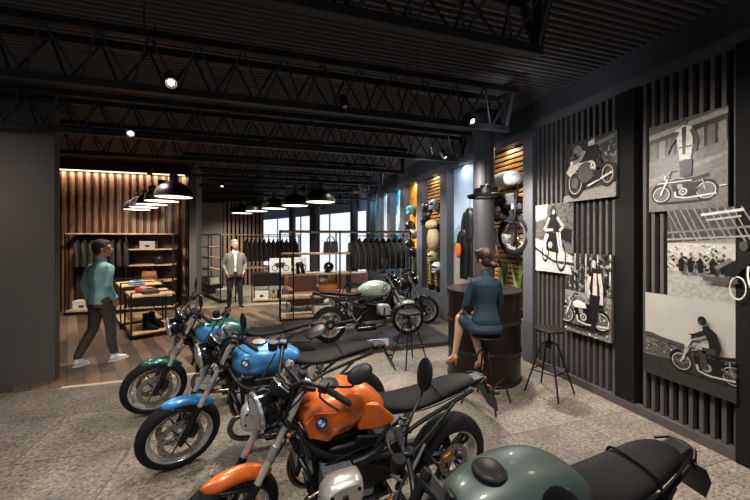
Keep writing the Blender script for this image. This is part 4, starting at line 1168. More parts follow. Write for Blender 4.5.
# 2 man standing on a motorcycle, upper right
photo('black and white photo of a man standing on a moving motorcycle, upper right', 2.55, 1.91, 2.15, 3.03, [
    ('p', (.13, .5), [(0, .60), (1, .66), (1, 1), (0, 1)]), ('p', .45, [(0, .84), (1, .93), (1, .985), (0, .90)]), ('p', .25, [(0, .90), (1, .985), (1, 1), (0, 1)]),
    *[('p', .40 if i % 2 else .30, [(.02 + i * .125, .58 + i * .01), (.11 + i * .125, .59 + i * .01), (.11 + i * .125, .80 + i * .01), (.02 + i * .125, .79 + i * .01)]) for i in range(8)],
    ('p', .36, [(0, 0), (1, 0), (1, .66), (0, .44)]), ('p', .44, [(0, .30), (1, .52), (1, .56), (0, .38)]),
    *mini_bike(.47, .19, .42, .73, -1, .2), ('p', .66, [(.38, .88), (.50, .92), (.60, .88), (.61, .66), (.58, .54), (.44, .54), (.43, .66)]), ('p', .16, [(.47, .90), (.53, .90), (.52, .60), (.48, .60)]), ('l', .14, [(.43, .68), (.60, .68)], .008), ('e', .30, (.50, .955, .045, .04)), ('p', .14, [(.45, .96), (.50, .995), (.55, .96)]),
    ('l', .22, [(.42, .86), (.30, .72), (.26, .64)], .022), ('l', .22, [(.60, .86), (.66, .72), (.62, .62)], .022), ('l', .12, [(.48, .54), (.50, .36)], .032), ('l', .12, [(.56, .54), (.55, .36)], .032),
    ('l', .85, [(.14, .315), (.60, .312)], .004), ('l', .7, [(.92, .22), (1.0, .22)], .006)], (.36, .25, 15))
# 3 front view rider, small
photo('small bright photo of a rider leaning into a bend, below the racing rider', 4.14, 3.48, 1.40, 2.36, [
    ('p', (.30, .8), [(0, .45), (1, .40), (1, 1), (0, 1)]), ('p', (.62, .4), [(.0, .75), (.3, .8), (.35, 1), (0, 1)]), ('p', .10, [(.55, .52), (.95, .42), (.95, .62), (.6, .66)]), ('p', .70, [(0, .0), (1, 0), (1, .24), (.6, .36), (0, .5)]),
    ('p', .20, [(.0, .32), (.5, .14), (1, .12), (1, .16), (.5, .18), (0, .36)]),
    ('r', .06, (.70, .22, .13, .20, .2)), ('r', .55, (.70, .22, .10, .16, .12)), ('r', .06, (.28, .30, .10, .16, .25)), ('p', .12, [(.30, .32), (.64, .28), (.66, .56), (.34, .60)]), ('e', .6, (.42, .40, .06, .05)),
    ('l', .75, [(.68, .22), (.60, .58)], .014), ('l', .75, [(.74, .22), (.66, .58)], .014), ('p', .10, [(.34, .58), (.40, .84), (.58, .86), (.68, .62)]), ('e', .15, (.50, .90, .08, .07)), ('e', .6, (.51, .88, .04, .035)),
    ('l', .6, [(.40, .80), (.26, .62), (.50, .62)], .02), ('l', .6, [(.60, .80), (.76, .66), (.66, .60)], .02), ('l', .8, [(.34, .56), (.24, .40), (.30, .26)], .03)], (.35, .5, 20))
# 4 woman with motorcycle
photo('black and white photo of a woman leaning on a motorcycle before trees', 3.58, 2.94, .665, 1.68, [
    ('p', (.16, .7), [(0, .52), (1, .5), (1, 1), (0, 1)]), *[('l', .62 if i % 2 else .35, [(.06 + i * .125, .50), (.07 + i * .125, 1)], .010) for i in range(8)], *speck(4, 110, .02, .98, .5, .98, .05, .6, .008, .03, .65), ('p', .5, [(0, .46), (1, .44), (1, .50), (0, .53)]), ('p', (.42, .6), [(0, 0), (1, 0), (1, .44), (0, .46)]), *speck(5, 120, .02, .98, .02, .42, .15, .95, .006, .02, .65),
    *mini_bike(.46, .22, .48, .63, -1, .78, .06, .7), ('p', .08, [(.60, .74), (.70, .84), (.80, .80), (.84, .52), (.62, .50)]), ('p', .68, [(.68, .52), (.70, .78), (.76, .78), (.78, .52)]), ('e', .66, (.71, .89, .045, .05)), ('p', .08, [(.66, .92), (.71, .97), (.78, .90), (.80, .78), (.75, .82), (.745, .92), (.70, .94)]),
    ('l', .66, [(.62, .74), (.58, .60), (.62, .48)], .022), ('l', .66, [(.82, .78), (.86, .60), (.86, .42)], .022), ('p', .10, [(.62, .52), (.84, .52), (.80, .30), (.74, .10), (.66, .10), (.62, .34)])], (.3, .5, 20))
# 5 workshop
b5 = [('p', (.52, .25), [(0, .0), (1, 0), (1, .30), (0, .30)]), ('p', (.62, .2), [(0, .30), (1, .30), (1, .62), (0, .62)]), ('p', (.22, .4), [(0, .62), (1, .72), (1, 1), (0, 1)])]
for i in range(9): b5 += [('l', .45, [(i * .12, 1), (.15 + i * .12, .64)], .008), ('l', .45, [(i * .12 + .06, .66), (.0 + i * .12 - .06, 1)], .006)]
b5 += [('l', .40, [(0, .74), (1, .82)], .012), ('l', .5, [(0, .66), (1, .72)], .01), ('l', .72, [(.30, .93), (.62, .965)], .014), ('l', .6, [(.34, .87), (.60, .90)], .010)]
b5 += speck(7, 110, .02, .98, .28, .60, .15, .8, .006, .02, 1.28) + speck(8, 60, .02, .5, .30, .48, .03, .3, .008, .024, 1.28)
for u in (.14, .22, .30, .40, .48): b5 += [('p', .05, [(u, .30), (u + .04, .30), (u + .045, .42), (u + .02, .47), (u - .008, .42)]), ('e', .30, (u + .022, .495, .014, .022))]
b5 += [('p', .25, [(.34, .22), (.60, .22), (.60, .27), (.34, .27)]), ('r', .72, (.60, .18, .06, .12, .14)), ('r', .04, (.78, .33, .13, .27, .16)), ('r', .85, (.76, .33, .10, .21, .14)), ('r', .6, (.82, .37, .12, .26, .1)), ('r', .04, (.9, .42, .13, .28, .2)),
       ('p', .07, [(.52, .42), (.60, .46), (.66, .40), (.58, .28), (.52, .30)]), ('e', .25, (.64, .60, .03, .05)), ('p', .07, [(.60, .55), (.72, .55), (.74, .40), (.60, .40)]), ('l', .35, [(.44, .36), (.56, .46)], .02)]
photo('large black and white photo of a crowded wheel workshop at the right edge', 2.38, 1.45, 1.31, 2.15, b5, (.45, .3, 20))
# 6 rider on a field road
photo('black and white photo of a rider cruising past a field, lowest on the wall', 2.59, 1.84, .48, 1.31, [
    ('p', (.28, .5), [(0, .26), (1, .14), (1, .42), (0, .50)]), *speck(6, 120, .02, .98, .29, .42, .10, .6, .006, .016, .9), ('p', .20, [(0, .485), (.12, .50), (.25, .47), (.5, .44), (.5, .46), (.25, .49), (.1, .52), (0, .51)]), ('p', .14, [(0, .0), (1, 0), (1, .28), (0, .24)]), ('p', .26, [(0, .25), (1, .26), (1, .30), (0, .28)]),
    *mini_bike(.72, .27, .46, .90, -1, .12, .04, .55), ('p', .07, [(.69, .71), (.74, .74), (.83, .67), (.875, .52), (.86, .44), (.77, .44), (.75, .56)]), ('e', .07, (.69, .78, .045, .05)), ('e', .22, (.665, .755, .015, .025)), ('l', .08, [(.72, .66), (.62, .60), (.56, .58)], .025),
    ('l', .16, [(.82, .47), (.69, .46), (.71, .26)], .032), ('l', .55, [(.57, .60), (.49, .30)], .012)], (.56, .06, 4))

# ================================================================== NICHES ON THE RIGHT WALL
XN = XW + .195
def poster(i, name, m, label, shapes=()):
    a, c = NE[i] + .01, FE[i] - .01
    e = empty('wall_poster', (XN, (a + c) / 2, ZN0)); tag(e, label, 'poster', None)
    W = c - a; H = ZN1 - ZN0
    MB().bb(-.02, 0, -W / 2, W / 2, 0, H).build('print_sheet', m, e, False)
    for k, (mm, poly) in enumerate(shapes):
        x = -.021 - k * .0006
        MB().add([(x, W / 2 - u * W, v * H) for u, v in poly], [tuple(range(len(poly)))]).build('printed_shape', mm, e, False)
    return e
def slat_panel(i, label):
    a, c = NE[i] + .005, FE[i] - .005
    b = MB(); b.cur = 1; b.bb(XN - .02, XN, a, c, ZN0, ZN1); b.cur = 0
    z = ZN0 + .03
    while z < ZN1 - .05: b.bb(XN - .05, XN - .02, a, c, z, z + .055); z += .085
    return tag(b.build('slatted_panel', [wood_mat('niche_slat', '#75522f', '#b98a52', (1.5, 1.5, 12)), M_slatbk], None, False), label, 'slatted panel', 'slatted wood panels')
M_sky = mat('poster_sky', '#a9b6c4', .6, 0, .12, 1.2); M_trees = mat('poster_trees', '#6c7a45', .6, 0, .6, 9); M_road = mat('poster_road', '#8d8a86', .6, 0, .12, 5)
M_teal = mat('poster_teal', '#2f8aa0', .6, 0, .5, 2.5); M_yel = mat('poster_orange', '#c4861f', .6, 0, .4, 3); M_pal = mat('poster_pale', '#b6c3d0', .6, 0, .3, 2)
slat_panel(0, 'horizontal wood slat panel in the niche right of the thick column')
poster(1, 'road', M_sky, 'tall poster of a country road with trees under a grey sky', [
    (mat('poster_hill', '#7e92a4', .6, 0, .2, 3), [(0, .28), (1, .28), (1, .48), (.7, .52), (.45, .50), (.2, .56), (0, .50)]), (M_trees, [(0, .28), (0, .42), (.2, .46), (.4, .44), (.6, .53), (.72, .48), (.85, .62), (1, .60), (1, .20)]), (M_road, [(0, 0), (1, 0), (1, .22), (.25, .38), (0, .36)])])
slat_panel(2, 'horizontal wood slat panel hung with helmets and a beige backpack')
poster(3, 'orange', M_yel, 'tall orange and yellow poster behind hanging helmets', [(mat('poster_dark', '#5a3a12', .6, 0, .4, 5), [(0, 0), (1, 0), (1, .25), (.4, .32), (0, .28)])])
poster(4, 'teal', M_teal, 'teal and white poster, first to the left of the orange one', [(mat('poster_foam', '#bcd3d6', .6, 0, .3, 4), [(0, .70), (.5, .95), (1, .98), (1, .80), (.4, .62), (0, .45)]), (mat('poster_deep', '#12333c', .6), [(0, .5), (.35, .44), (.7, .1), (.6, .0), (0, 0)])])
poster(5, 'pale', M_pal, 'pale blue-white poster, second to the left of the orange one', [(mat('poster_sea', '#2c3f4c', .6, 0, .3, 4), [(0, .35), (.5, .45), (1, .4), (1, 0), (0, 0)])])
poster(6, 'blue', M_teal, 'teal blue poster in the farthest niche of the right wall', [(mat('poster_deep', '#12333c', .6), [(0, .3), (.5, .5), (1, .35), (1, 0), (0, 0)])])
for i in range(7):
    lo = light('AREA', 'niche_light', (XW + .06, (NE[i] + FE[i]) / 2, ZN1 - .02), 10 if i else 9, [(1, .88, .7), COOL, (1, .9, .75), (1, .92, .8), COOL, COOL, COOL][i], .14, .7, (XW + .16, (NE[i] + FE[i]) / 2, 0))

# motorcycle gear hung in niche 1 : white tank with engine and wheel
e = empty('wall_motorcycle', (XW - .02, 4.82, 2.05)); e.scale = (1.1, 1.12, 1.05); tag(e, 'stripped white motorcycle mounted on the slatted niche right of the column', 'motorcycle')
def seclo(cx, cy, cz, sy, sz, dx): return [Vector((cx + dx * cos(a), cy + sy, cz + sz * sin(a))) for a in [2 * pi * j / 20 for j in range(20)]]
MB().loft([seclo(0, 0, .77, .26, .05, .04), seclo(0, 0, .78, .22, .10, .11), seclo(0, 0, .78, .03, .13, .15), seclo(0, 0, .77, -.20, .12, .13), seclo(0, 0, .74, -.33, .08, .08), seclo(0, 0, .74, -.36, .03, .03)]).build('fuel_tank', mat('tank_white', '#c9cac6', .3, 0, coat=.5), e, True, sub=1)
MB().lathe([(.06, 0), (.09, .04), (.10, .07), (.0, .08)], (-.02, .38, .74), (-.6, .5, -.2), 20).build('headlight', M_gloss, e)
b = MB()
for p in ([(-.05, .35, .60), (-.12, .40, .35), (-.12, .30, .20)], [(0, .3, .3), (-.1, 0, .30), (-.05, -.30, .25)], [(0, .38, .1), (-.12, .1, .12), (-.08, -.3, .05)], [(-.08, .42, .6), (-.14, .44, .30), (-.10, .36, -.10)], [(0, -.3, .5), (-.1, -.34, .1), (0, -.3, -.4)]):
    b.tube(smoothpath([(q[0], q[1], q[2] * 1.3) for q in p], 5), .018, 8)
b.build('frame', M_eng, e)
b = MB()
for k in range(10):
    b.cur = k % 2
    b.box((-.04 + .04 * sin(k), .28 - k * .062, .30 + .16 * sin(k * 2.1)), (.14, .07, .16 + .05 * cos(k * 1.7)), (k * .4, 0, k * .3))
b.build('engine_block', [M_eng, M_cast], e, bevel=.01)
MB().ell((-.10, .18, .34), (.06, .08, .07)).build('cylinder', M_cast, e)
MB().lathe([(.0, 0), (.10, .0), (.125, .03), (.13, .14), (.10, .19), (.0, .20)], (-.04, .20, -.10), (-1, .25, .1), 28).build('air_box', MATS['tank_white'], e)
MB().box((-.02, .02, -.18), (.16, .30, .24), (.3, 0, 0)).build('side_case', MATS['tank_white'], e, True, .05)
w = MB().lathe([(.22, -.05), (.27, -.055), (.31, -.03), (.315, 0), (.31, .03), (.27, .055), (.22, .05)], (-.02, -.26, -.12), (1, .15, 0), 48, closed=True).build('front_wheel', M_rubber, e)
MB().lathe([(.19, -.03), (.225, -.03), (.225, .03), (.19, .03)], (-.02, -.26, -.12), (1, .15, 0), 48, closed=True).build('rim', M_alu, w)
for k in range(16):
    a = 2 * pi * k / 16; MB().cyl((-.02, -.26, -.12), (-.02, -.26 + .2 * cos(a), -.12 + .2 * sin(a)), .003, n=5).build('spoke', M_chrome, w)
MB().tube(smoothpath([(-.08, .1, -.30), (-.1, .0, -.50), (-.06, .02, -.62)], 5), .02, 8).build('exhaust_pipe', M_exh, e)

# riding suits hung before the road poster
def suit(y, z, label, m, s=1.):
    e = empty('riding_suit', (XW + .05, y, z)); tag(e, label, 'riding suit', 'black riding suits by the road poster')
    rings = []
    for zz, w_, t in ((.05, .05, .05), (0, .14, .07), (-.1, .19, .09), (-.35, .15, .08), (-.62, .16, .08), (-.75, .17, .09)):
        rings.append([Vector((cos(a) * t * s, sin(a) * w_ * s, zz * s)) for a in [2 * pi * j / 16 for j in range(16)]])
    MB().loft(rings).build('suit_body', m, e, True, sub=1)
    for k in (1, -1):
        MB().tube(smoothpath([(0, k * .17 * s, -.05 * s), (-.02, k * .24 * s, -.30 * s), (-.03, k * .23 * s, -.60 * s)], 4), .05 * s, 10).build('sleeve', m, e)
        MB().tube(smoothpath([(0, k * .08 * s, -.72 * s), (0, k * .10 * s, -1.1 * s), (0, k * .11 * s, -1.5 * s)], 4), .062 * s, 10).build('trouser_leg', m, e)
    MB().tube([(0, 0, .04), (0, 0, .22)], .006, 6).build('hanger', M_alu, e)
    return e
suit(5.97, 2.45, 'black riding suit hung beside the thick column', M_suit, .9)
suit(6.20, 2.05, 'black riding suit hung before the road poster, left one', M_suit, .68)
bg = empty('sling_bag', (XW - .06, 6.22, 1.62)); tag(bg, 'small bright orange bag hung between the black riding suits', 'bag')
MB().ell((0, 0, .0), (.06, .09, .16)).build('bag_body', mat('bag_bright_orange', '#e0561a', .6), bg)
MB().tube(arc((0, 0, .12), 1, 0, pi, 10, lambda a, b: (0, a * .06, b * .22)), .008, 6).build('strap', M_jack, bg)

# helmets and bags in niches 3 and 4
M_beige = mat('beige_cloth', '#a3946f', .8, 0, .15, 12)
def hang_helm(y, z, m, label, s=1.05, rz=200): return helmet((XW + .03, y, z), R(rz), m, label, 'helmets hung in the niches', s)
hang_helm(7.88, 2.52, M_gloss, 'black helmet at the upper left of the backpack niche')
hang_helm(7.50, 2.56, mat('helmet_silver', '#9a9a98', .25, .4), 'silver grey helmet at the upper right of the backpack niche')
hang_helm(7.95, 2.20, M_plast, 'matt black helmet at the left edge of the backpack niche')
e = empty('backpack', (XW + .04, 7.55, 1.75)); tag(e, 'beige canvas backpack hung on the slatted niche', 'backpack')
MB().ell((0, 0, .12), (.13, .24, .30)).build('pack_body', M_beige, e)
MB().ell((-.05, 0, .46), (.11, .27, .12)).build('pack_lid', M_beige, e)
MB().tube(smoothpath([(-.1, .12, .4), (-.17, .13, .1), (-.1, .12, -.15)], 5), .018, 8).build('strap', M_jack, e)
hang_helm(7.56, 1.30, M_beige, 'beige open helmet under the backpack')
hang_helm(7.32, 1.05, mat('helmet_white', '#bdbdb8', .3), 'white helmet low at the right of the backpack niche', 1.05)
hang_helm(8.95, 2.55, mat('helmet_cyan', '#2f9db8', .25, .1, coat=.5), 'shiny cyan helmet before the orange poster')
hang_helm(9.0, 2.12, M_gloss, 'black helmet just below the cyan helmet')
hang_helm(8.72, 1.85, mat('helmet_bw', '#6f7378', .3, .3), 'grey helmet in the middle of the orange poster')
hang_helm(9.05, 1.60, M_plast, 'matt black helmet left of centre on the orange poster')
hang_helm(8.75, 1.35, M_gloss, 'lowest black helmet before the orange poster')

# snake plants
M_leaf = mat('leaf_green', '#7d8f55', .5, 0, .5, 14); M_leafd = mat('leaf_dark', '#2f4428', .5, 0, .4, 14)
def snake_plant(x, y, z, n, h, label, seed):
    rnd = random.Random(seed)
    e = empty('snake_plant', (x, y, z)); tag(e, label, 'potted plant', 'snake plants along the niches')
    MB().lathe([(0, 0), (.07, 0), (.095, .14), (.085, .14), (.08, .12), (0, .12)], (0, 0, 0), (0, 0, 1), 24).build('pot', M_plast, e)
    for i in range(n):
        a = rnd.uniform(0, 2 * pi); lean = rnd.uniform(.03, .22); hh = h * rnd.uniform(.65, 1.0); wd = rnd.uniform(.030, .044)
        d = Vector((cos(a) * .45, sin(a), 0)); sd = Vector((-sin(a + .7), cos(a + .7), 0)); rings = []
        for k in range(9):
            t = k / 8; c = d * (.03 + lean * t ** 1.7 * hh) + Vector((0, 0, .11 + hh * t)); w_ = wd * (1 - t ** 3) * (.7 + .9 * t * (1 - t) * 2) + .001
            nn = d.normalized() * .005
            rings.append([c - sd * w_, c - nn, c + sd * w_, c + nn])
        MB().loft(rings).build('leaf', M_leaf if i % 3 else M_leafd, e)
    return e
snake_plant(XW + .09, 4.62, ZN0, 11, 0.97, 'snake plant at the right end of the nearest niche', 3)
snake_plant(XW + .09, 5.02, ZN0, 11, 0.89, 'snake plant behind the barrel table in the nearest niche', 4)
snake_plant(XW + .09, 7.35, ZN0, 12, 1.15, 'snake plant under the backpack, right one', 5)
snake_plant(XW + .09, 7.75, ZN0, 12, 1.28, 'snake plant under the backpack, left one', 6)
snake_plant(XW + .09, 8.72, ZN0, 11, 1.01, 'snake plant under the orange poster, right one', 7)
snake_plant(XW + .09, 9.05, ZN0, 11, 0.94, 'snake plant under the orange poster, left one', 8)
# ================================================================== PEOPLE
def organic(name, parts, m, parent, voxel=.012, smooth=5):
    b = MB()
    for p in parts:
        if p[0] == 'c':      # tapered capsule through points
            pts = [Vector(q) for q in p[1]]; rs = p[2]
            for q, r_ in zip(pts, rs): b.ell(q, (r_, r_, r_), None, 14, 8)
            for i in range(len(pts) - 1):
                if (pts[i + 1] - pts[i]).length > 1e-4: b.tube([pts[i], pts[i + 1]], [rs[i], rs[i + 1]], 14)
        elif p[0] == 'e': b.ell(p[1], p[2], p[3] if len(p) > 3 else None, 20, 12)
        elif p[0] == 'l': b.loft(p[1])
        elif p[0] == 'b': b.box(p[1], p[2], p[3] if len(p) > 3 else None)
    o = b.build(name, m, parent, True, merge=False)
    md = o.modifiers.new('remesh', 'REMESH'); md.mode = 'VOXEL'; md.voxel_size = voxel; md.use_smooth_shade = True
    if smooth:
        sm = o.modifiers.new('smooth', 'SMOOTH'); sm.iterations = smooth; sm.factor = .5
    return o
def ringe(c, rx, ry, n=20, tilt=None, ex=1.):
    out = []
    for j in range(n):
        a = 2 * pi * j / n
        v = Vector((math.copysign(abs(cos(a)) ** ex, cos(a)) * rx, math.copysign(abs(sin(a)) ** ex, sin(a)) * ry, 0))
        if tilt is not None: v = tilt @ v
        out.append(Vector(c) + v)
    return out
M_skin = mat('skin', '#b98467', .55, 0, .05, 8); M_skinf = mat('skin_fair', '#c39a80', .5, 0, .04, 8)

def head_parts(c, yaw, s=1., pitch=0.):
    """head centred at c, facing +X turned by yaw"""
    Mx = Matrix.Rotation(yaw, 3, 'Z') @ Matrix.Rotation(pitch, 3, 'Y'); c = Vector(c)
    g = lambda x, y, z: c + Mx @ Vector((x * s, y * s, z * s))
    return [('e', g(-.012, 0, .03), (.098 * s, .076 * s, .098 * s), Mx), ('e', g(.02, 0, -.035), (.072 * s, .060 * s, .078 * s), Mx), ('e', g(.055, 0, -.085), (.028 * s, .03 * s, .022 * s), Mx),
            ('c', [g(.085, 0, .015), g(.108, 0, -.022)], [.009 * s, .015 * s]), ('e', g(.085, 0, -.055), (.014 * s, .026 * s, .010 * s), Mx),
            ('e', g(-.008, .078, -.01), (.018 * s, .009 * s, .03 * s), Mx), ('e', g(-.008, -.078, -.01), (.018 * s, .009 * s, .03 * s), Mx),
            ('e', g(.068, 0, .03), (.022 * s, .05 * s, .014 * s), Mx)], g, Mx
def face_bits(body, g, Mx, s, browmat):
    for k in (1, -1):
        MB().ell(g(.082, k * .030, .008), (.008 * s, .014 * s, .007 * s), Mx).build('eye', mat('eye_white', '#dddad4', .3), body)
        MB().ell(g(.089, k * .030, .008), (.004 * s, .006 * s, .006 * s), Mx).build('iris', mat('iris', '#2a1c14', .2), body)
        MB().ell(g(.090, k * .031, .030), (.006 * s, .019 * s, .004 * s), Mx).build('eyebrow', browmat, body)
    MB().ell(g(.097, 0, -.055), (.004 * s, .022 * s, .0055 * s), Mx).build('lips', mat('lips', '#95584a', .5), body)
def hand_parts(w, d, palm_n, side, curl=.5, s=1.):
    """w wrist, d direction of fingers, palm_n normal out of the palm, side = direction towards the thumb"""
    w = Vector(w); d = Vector(d).normalized(); pn = Vector(palm_n).normalized(); sd = Vector(side).normalized()
    P = [('c', [w, w + d * .03 * s], [.026 * s, .024 * s])]
    for k in range(4): P.append(('c', [w + d * .015 * s + sd * (.018 - .012 * k) * s, w + d * .085 * s + sd * (.030 - .019 * k) * s], [.015 * s, .0125 * s]))
    lens = [.070, .078, .072, .056]
    for k in range(4):
        b0 = w + d * .088 * s + sd * (.030 - .0205 * k) * s; L_ = lens[k] * s; p = [b0]; dd = d.copy()
        for j in range(3):
            dd = (dd + pn * curl * .75).normalized(); p.append(p[-1] + dd * L_ * [.45, .32, .25][j])
        P.append(('c', p, [.0098 * s, .0092 * s, .0085 * s, .0075 * s]))
    t0 = w + d * .025 * s + sd * .024 * s
    t1 = t0 + (sd * .8 + d * .7 + pn * .3).normalized() * .04 * s; t2 = t1 + (d + sd * .25 + pn * .35).normalized() * .032 * s; t3 = t2 + (d + pn * .4).normalized() * .026 * s
    P.append(('c', [t0, t1, t2, t3], [.016 * s, .0125 * s, .0108 * s, .009 * s]))
    return P

def shoe(name, ank, toe, m, parent, s=1.):
    a = Vector(ank); t = Vector(toe).normalized(); sd = Vector((0, 0, 1)).cross(t).normalized()
    Mx = Matrix((t, sd, t.cross(sd))).transposed()
    b = organic(name, [('e', a + t * .02 * s + Vector((0, 0, -.045)), (.075 * s, .040 * s, .045)), ('c', [a + t * -.02 * s + Vector((0, 0, -.05)), a + t * .10 * s + Vector((0, 0, -.065)), a + t * .155 * s + Vector((0, 0, -.072))], [.040 * s, .036 * s, .026 * s]), ('c', [a, a + Vector((0, 0, -.04))], [.042, .04])], m, parent, .008, 4)
    rg = [ringe(a + t * .06 * s + Vector((0, 0, z)), .145 * s, .046 * s, 20, Mx) for z in (-.105, -.088)]
    MB().loft(rg).build('sole', mat('sole_white', '#d8d4cc', .6), b)
    return b

# ---------------- man in teal shirt, walking, seen from behind
# local +X faces the way he walks
def man_walking(loc, rz, label):
    e = empty('person', loc, rz); tag(e, label, 'person')
    hc = (.03, 0, 1.715)
    hp, g, Mx = head_parts(hc, R(-32), 1.08)
    sh = {1: (-.0, .195, 1.475), -1: (.0, -.195, 1.475)}
    el = {1: (-.08, .245, 1.19), -1: (-.085, -.255, 1.19)}
    wr = {1: (-.02, .235, .95), -1: (.045, -.215, .97)}
    hip = {1: (0, .095, .95), -1: (0, -.095, .95)}
    kn = {1: (-.035, .10, .52), -1: (.07, -.10, .53)}
    an = {1: (-.24, .115, .125), -1: (.12, -.105, .105)}
    B = list(hp) + [('c', [(-.01, 0, 1.50), (.015, 0, 1.62)], [.06, .054]), ('c', [(0, 0, 1.0), (0, 0, 1.35)], [.10, .11])]
    for s in (1, -1):
        B += [('c', [(0, s * .05, 1.42), tuple(Vector(sh[s]) - Vector((0, 0, .07)))], [.04, .035]), ('c', [tuple(Vector(sh[s]) - Vector((0, 0, .07))), el[s], wr[s]], [.035, .034, .026]), ('c', [hip[s], kn[s], an[s]], [.075, .05, .035])]
        B += [('c', [(0, 0, 1.0), hip[s]], [.09, .08])]
    B += hand_parts(wr[1], (.12, .02, -1), (0, -1, 0), (1, 0, 0), .35)
    B += hand_parts(wr[-1], (.35, .25, -1), (0, 1, 0), (1, 0, 0), .3)
    body = organic('body', B, M_skin, e, .0075, 3)
    hair_m = mat('hair_brown', '#38251a', .85, 0, .3, 60, .4, 120)
    face_bits(body, g, Mx, 1.08, hair_m)
    H = [('e', g(-.028, 0, .055), (.108, .092, .092), Mx), ('e', g(-.06, 0, .0), (.070, .084, .085), Mx), ('e', g(.02, .01, .092), (.078, .076, .036), Mx), ('c', [g(.01, .078, .05), g(.0, .082, .02)], [.016, .012]), ('c', [g(.01, -.078, .05), g(.0, -.082, .02)], [.016, .012])]
    organic('hair', H, hair_m, e, .009, 2)
    T = []
    rings = []
    for z, rx, ry, cx in ((.90, .125, .180, .0), (.98, .125, .178, .0), (1.12, .112, .165, .0), (1.28, .122, .188, -.008), (1.40, .116, .200, -.012), (1.46, .095, .165, -.01), (1.50, .075, .11, -.008), (1.535, .058, .068, -.003)):
        rings.append(ringe((cx, 0, z), rx, ry, 24, None, .85))
    T.append(('l', rings))
    for s in (1, -1):
        T += [('c', [(0, s * .12, 1.445), (sh[s][0], s * .182, 1.43), tuple(Vector(sh[s]).lerp(Vector(el[s]), .4)), el[s], tuple(Vector(el[s]).lerp(Vector(wr[s]), .9))], [.062, .058, .053, .047, .039])]
    T.append(('c', [(-.005, 0, 1.50), (0, 0, 1.545)], [.072, .062]))
    shirt = organic('shirt', T, mat('shirt_teal', '#7fabad', .75, 0, .12, 9, .5, 14), e, .011, 4)
    MB().tube([(.065 * cos(a) , .062 * sin(a), 1.565 - .03 * cos(a)) for a in [2 * pi * i / 20 for i in range(20)]], .014, 8, close=True).build('collar', MATS['shirt_teal'], shirt)
    for s in (1, -1):
        w0 = Vector(el[s]).lerp(Vector(wr[s]), .84); w1 = Vector(el[s]).lerp(Vector(wr[s]), .97)
        MB().tube([w0, w1], [.049, .047], 18).build('cuff', MATS['shirt_teal'], shirt)
    T = [('l', [ringe((0, 0, z), rx, ry, 24, None, .85) for z, rx, ry in ((.84, .12, .17), (.92, .118, .172), (1.0, .108, .160))])]
    for s in (1, -1):
        T.append(('c', [hip[s], tuple(Vector(hip[s]).lerp(Vector(kn[s]), .5) + Vector((.01, 0, 0))), kn[s], tuple(Vector(kn[s]).lerp(Vector(an[s]), .5) + Vector((-.015, 0, 0))), tuple(Vector(an[s]) + Vector((0, 0, .045)))], [.105, .09, .072, .066, .054]))
    organic('trousers', T, mat('trousers_taupe', '#443b34', .8, 0, .12, 9, .5, 16), e, .011, 4)
    MS = mat('shoe_white', '#dddbd6', .5)
    shoe('shoe', an[1], (1, .25, -.12), MS, e); shoe('shoe', an[-1], (1, -.2, 0), MS, e)
    return e
man_walking((-2.43, 6.10, 0), R(58), 'man with brown hair in teal shirt and grey-brown trousers, seen from behind')

